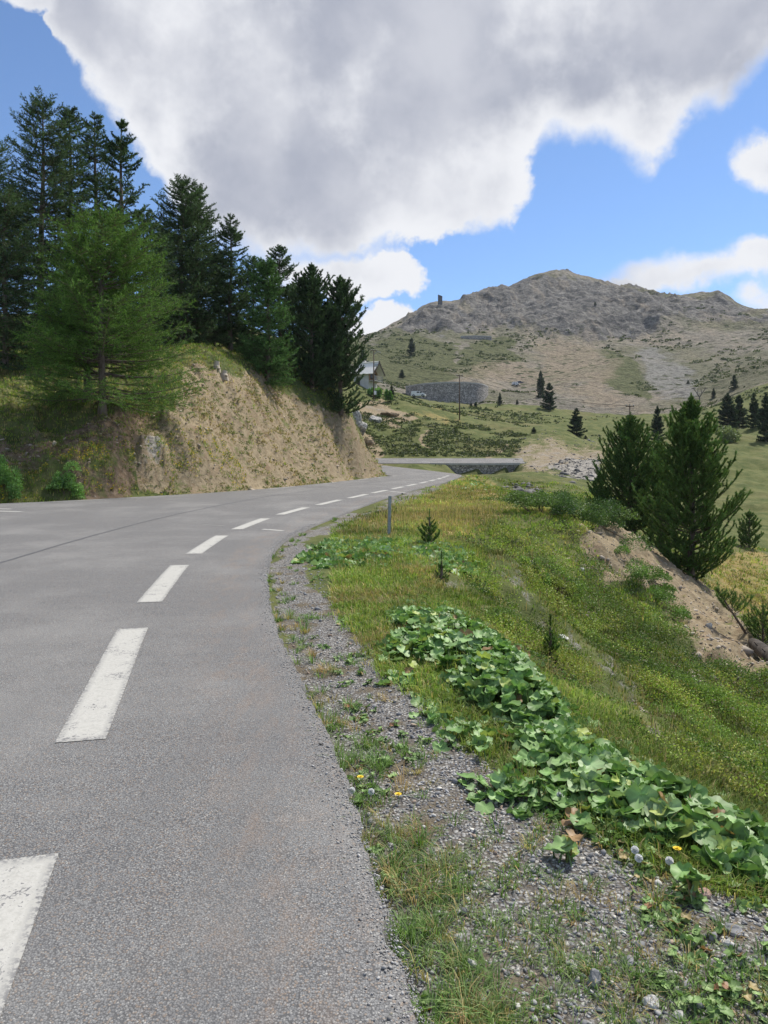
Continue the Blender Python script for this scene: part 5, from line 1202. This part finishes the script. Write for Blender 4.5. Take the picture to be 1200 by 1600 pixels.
# bushes
def bush(name, px, base, wpx, hpx, n, col, label, d0=3, size=.0022, seed=1, lobes=9, stem=True):
    rg2 = np.random.default_rng(seed); x, d, z = hit(px, base, d0); u = d/FPX; w, h = wpx*u/2, hpx*u
    r_ = empty(name, (x, d, z)); tag(r_, label, 'bush')
    Pc = np.stack([rg2.uniform(-.8, .8, lobes)*w, rg2.uniform(-.5, .5, lobes)*w, rg2.uniform(.05, .45, lobes)*h], 1)
    zg = np.array([gz1(x+q[0], d+q[1])-z for q in Pc]); Pc[:, 2] += zg
    rad = rg2.uniform(.28, .48, lobes)*w; hg = rg2.uniform(.35, .6, lobes)*h
    V, F, cc = tufts_of_leaves(Pc, rad, hg, n//lobes, np.full(lobes, size*d), pick(lobes, col, rg2), rg2)
    link('foliage', mesh_np('bush_foliage', V, F, M['leaves'], cc), r_)
    if stem:
        b = MB()
        for q in Pc: b.tube([(q[0]*.2, q[1]*.2, -.05), (q[0]*.7, q[1]*.7, q[2]*.5), (q[0], q[1], q[2]+.1*h)], [.012*h+.01, .008*h+.006, .004], 5)
        b.build('stems', M['stem_brown'], r_)
    return r_
BG = [(.15, .29, .075), (.19, .34, .09), (.12, .23, .065)]; JG = [(.065, .12, .04), (.09, .155, .05), (.11, .175, .05)]
bush('shrub', 14, 774, 60, 46, 5200, BG, 'fresh green shrub at the far left edge behind the yellow flowers', 22, .0022, 2)
bush('shrub', 108, 772, 56, 30, 4200, BG, 'low fresh green shrub behind the yellow flowers below the bright larch', 22, .0022, 3)
bush('juniper_bush', 845, 803, 120, 46, 9000, JG, 'left half of the spreading juniper on the crest, with bright upright tips', 15, .0022, 4, 12)
bush('juniper_bush', 930, 822, 130, 52, 11000, JG, 'sprawling dark juniper running down to the blunt topped pine', 15, .0022, 5, 14)
bush('shrub', 1135, 690, 50, 28, 2600, [(.16, .21, .09), (.19, .23, .11)], 'pale green willow shrub in front of the right hand grove', 80, .0026, 6)
bush('shrub', 586, 620, 22, 18, 1400, BG, 'dark leafy shrub at the foot of the chalet pole', 90, .0028, 7)
bush('shrub', 606, 628, 14, 26, 1200, [(.12, .25, .06), (.15, .28, .07)], 'bright green upright shrub between the chalet pole and the van', 90, .0028, 8, 6)
bush('shrub', 1010, 905, 90, 26, 4200, [(.12, .22, .05), (.10, .18, .04)], 'rounded green heath hummock above the lower part of the scree streak', 8, .0020, 9)
bush('shrub', 1030, 945, 100, 30, 4600, [(.13, .23, .05), (.10, .18, .04)], 'green tussock hummock spilling over the edge of the scree streak', 8, .0020, 10)
bush('shrub', 835, 900, 50, 30, 2600, [(.15, .27, .06), (.19, .29, .07)], 'bright green low shrub in the upper middle of the slope', 8, .0020, 11)
bush('shrub', 880, 925, 46, 24, 2200, [(.27, .29, .07), (.22, .27, .06)], 'yellow green low shrub right below the bright green one', 8, .0020, 12)

# dandelions
plain('petal_yellow', (.70, .50, .02), (.80, .60, .05), 40, .6, 0); plain('seed_fluff', (.86, .86, .84), (.92, .92, .9), 40, .9, 0); plain('flower_stem', (.12, .20, .06), (.16, .24, .08), 20, .7, 0)
def flower(px, py, ripe, label, seed):
    rg2 = np.random.default_rng(seed); d = hit(px, py+18, 1.3)[1]; u = d/FPX; x, dd, z = hit(px, py+18*3.5/max(d, 1), 1.3); h = max(.05, Z(py, dd)-z)
    r_ = empty('dandelion', (x, dd, z)); tag(r_, label, 'flower', 'dandelions on the verge')
    b = MB(); b.tube([(0, 0, -.01), (.006, 0, h*.5), (0, 0, h)], [.0024, .002, .002], 6); b.build('stem', M['flower_stem'], r_, True)
    if ripe:
        P0 = np.zeros((1, 3)); n = 260; v = unit(rg2.normal(size=(n, 3))); s_ = unit(np.cross(v, rg2.normal(size=(n, 3)))); R_ = .017
        V = np.stack([v*R_*.25, v*R_+s_*.0035, v*R_-s_*.0035], 1).reshape(-1, 3)+np.array([0, 0, h]); link('seed_head', mesh_np('seed_head', V, np.arange(3*n).reshape(-1, 3), M['seed_fluff']), r_)
    else:
        b = MB()
        for ring, (rr, el) in enumerate(((.019, .25), (.014, .7), (.008, 1.1))):
            for k in range(16):
                a = 2*PI*k/16+ring*.2; q = Vector((math.cos(a)*math.cos(el), math.sin(a)*math.cos(el), math.sin(el)*.6)); t = Vector((-math.sin(a), math.cos(a), 0))
                b.add([Vector((0, 0, h))+q*.002-t*.001, Vector((0, 0, h))+q*.002+t*.001, Vector((0, 0, h))+q*rr+t*.0026, Vector((0, 0, h))+q*rr-t*.0026], [(0, 1, 2, 3)])
        b.build('flower_head', M['petal_yellow'], r_)
for k, (px, py, ripe, lab) in enumerate(((563, 1214, 0, 'yellow dandelion nearest the asphalt edge in the middle of the verge'), (622, 1241, 0, 'yellow dandelion standing alone in the gravel between asphalt and butterbur'), (1058, 1326, 0, 'yellow dandelion inside the long butterbur bank'),
    (550, 1235, 1, 'white dandelion clock almost touching the asphalt edge'), (580, 1237, 1, 'white dandelion clock just right of the one at the asphalt edge'), (874, 1243, 1, 'white dandelion clock in front of the loose cluster of small butterbur'),
    (992, 1328, 1, 'upper of the two white dandelion clocks in front of the long butterbur bank'), (998, 1341, 1, 'lower of the two white dandelion clocks in front of the long butterbur bank'), (1046, 1345, 1, 'white dandelion clock closest below the yellow one in the butterbur bank'))):
    flower(px, py, ripe, lab, 60+k)

# ------------------------------------------------------------------ thin mountain air
m_, g = mat('air'); pv = g.node('ShaderNodeVolumePrincipled'); pv.inputs['Color'].default_value = (.80, .87, .97, 1); pv.inputs['Density'].default_value = .00010; pv.inputs['Anisotropy'].default_value = .1
o_ = g.node('ShaderNodeOutputMaterial'); g.l.new(pv.outputs[0], o_.inputs['Volume'])
zlo = float(min(gzz.min(), -5))-1; zhi = float(gzz.max())+25
b = MB(); b.box((0, 0, (zlo+zhi)/2), (1700, 1700, zhi-zlo)); hz = b.build('haze', m_); tag(hz, 'thin bluish air in front of the far mountain', 'haze', None, 'stuff')
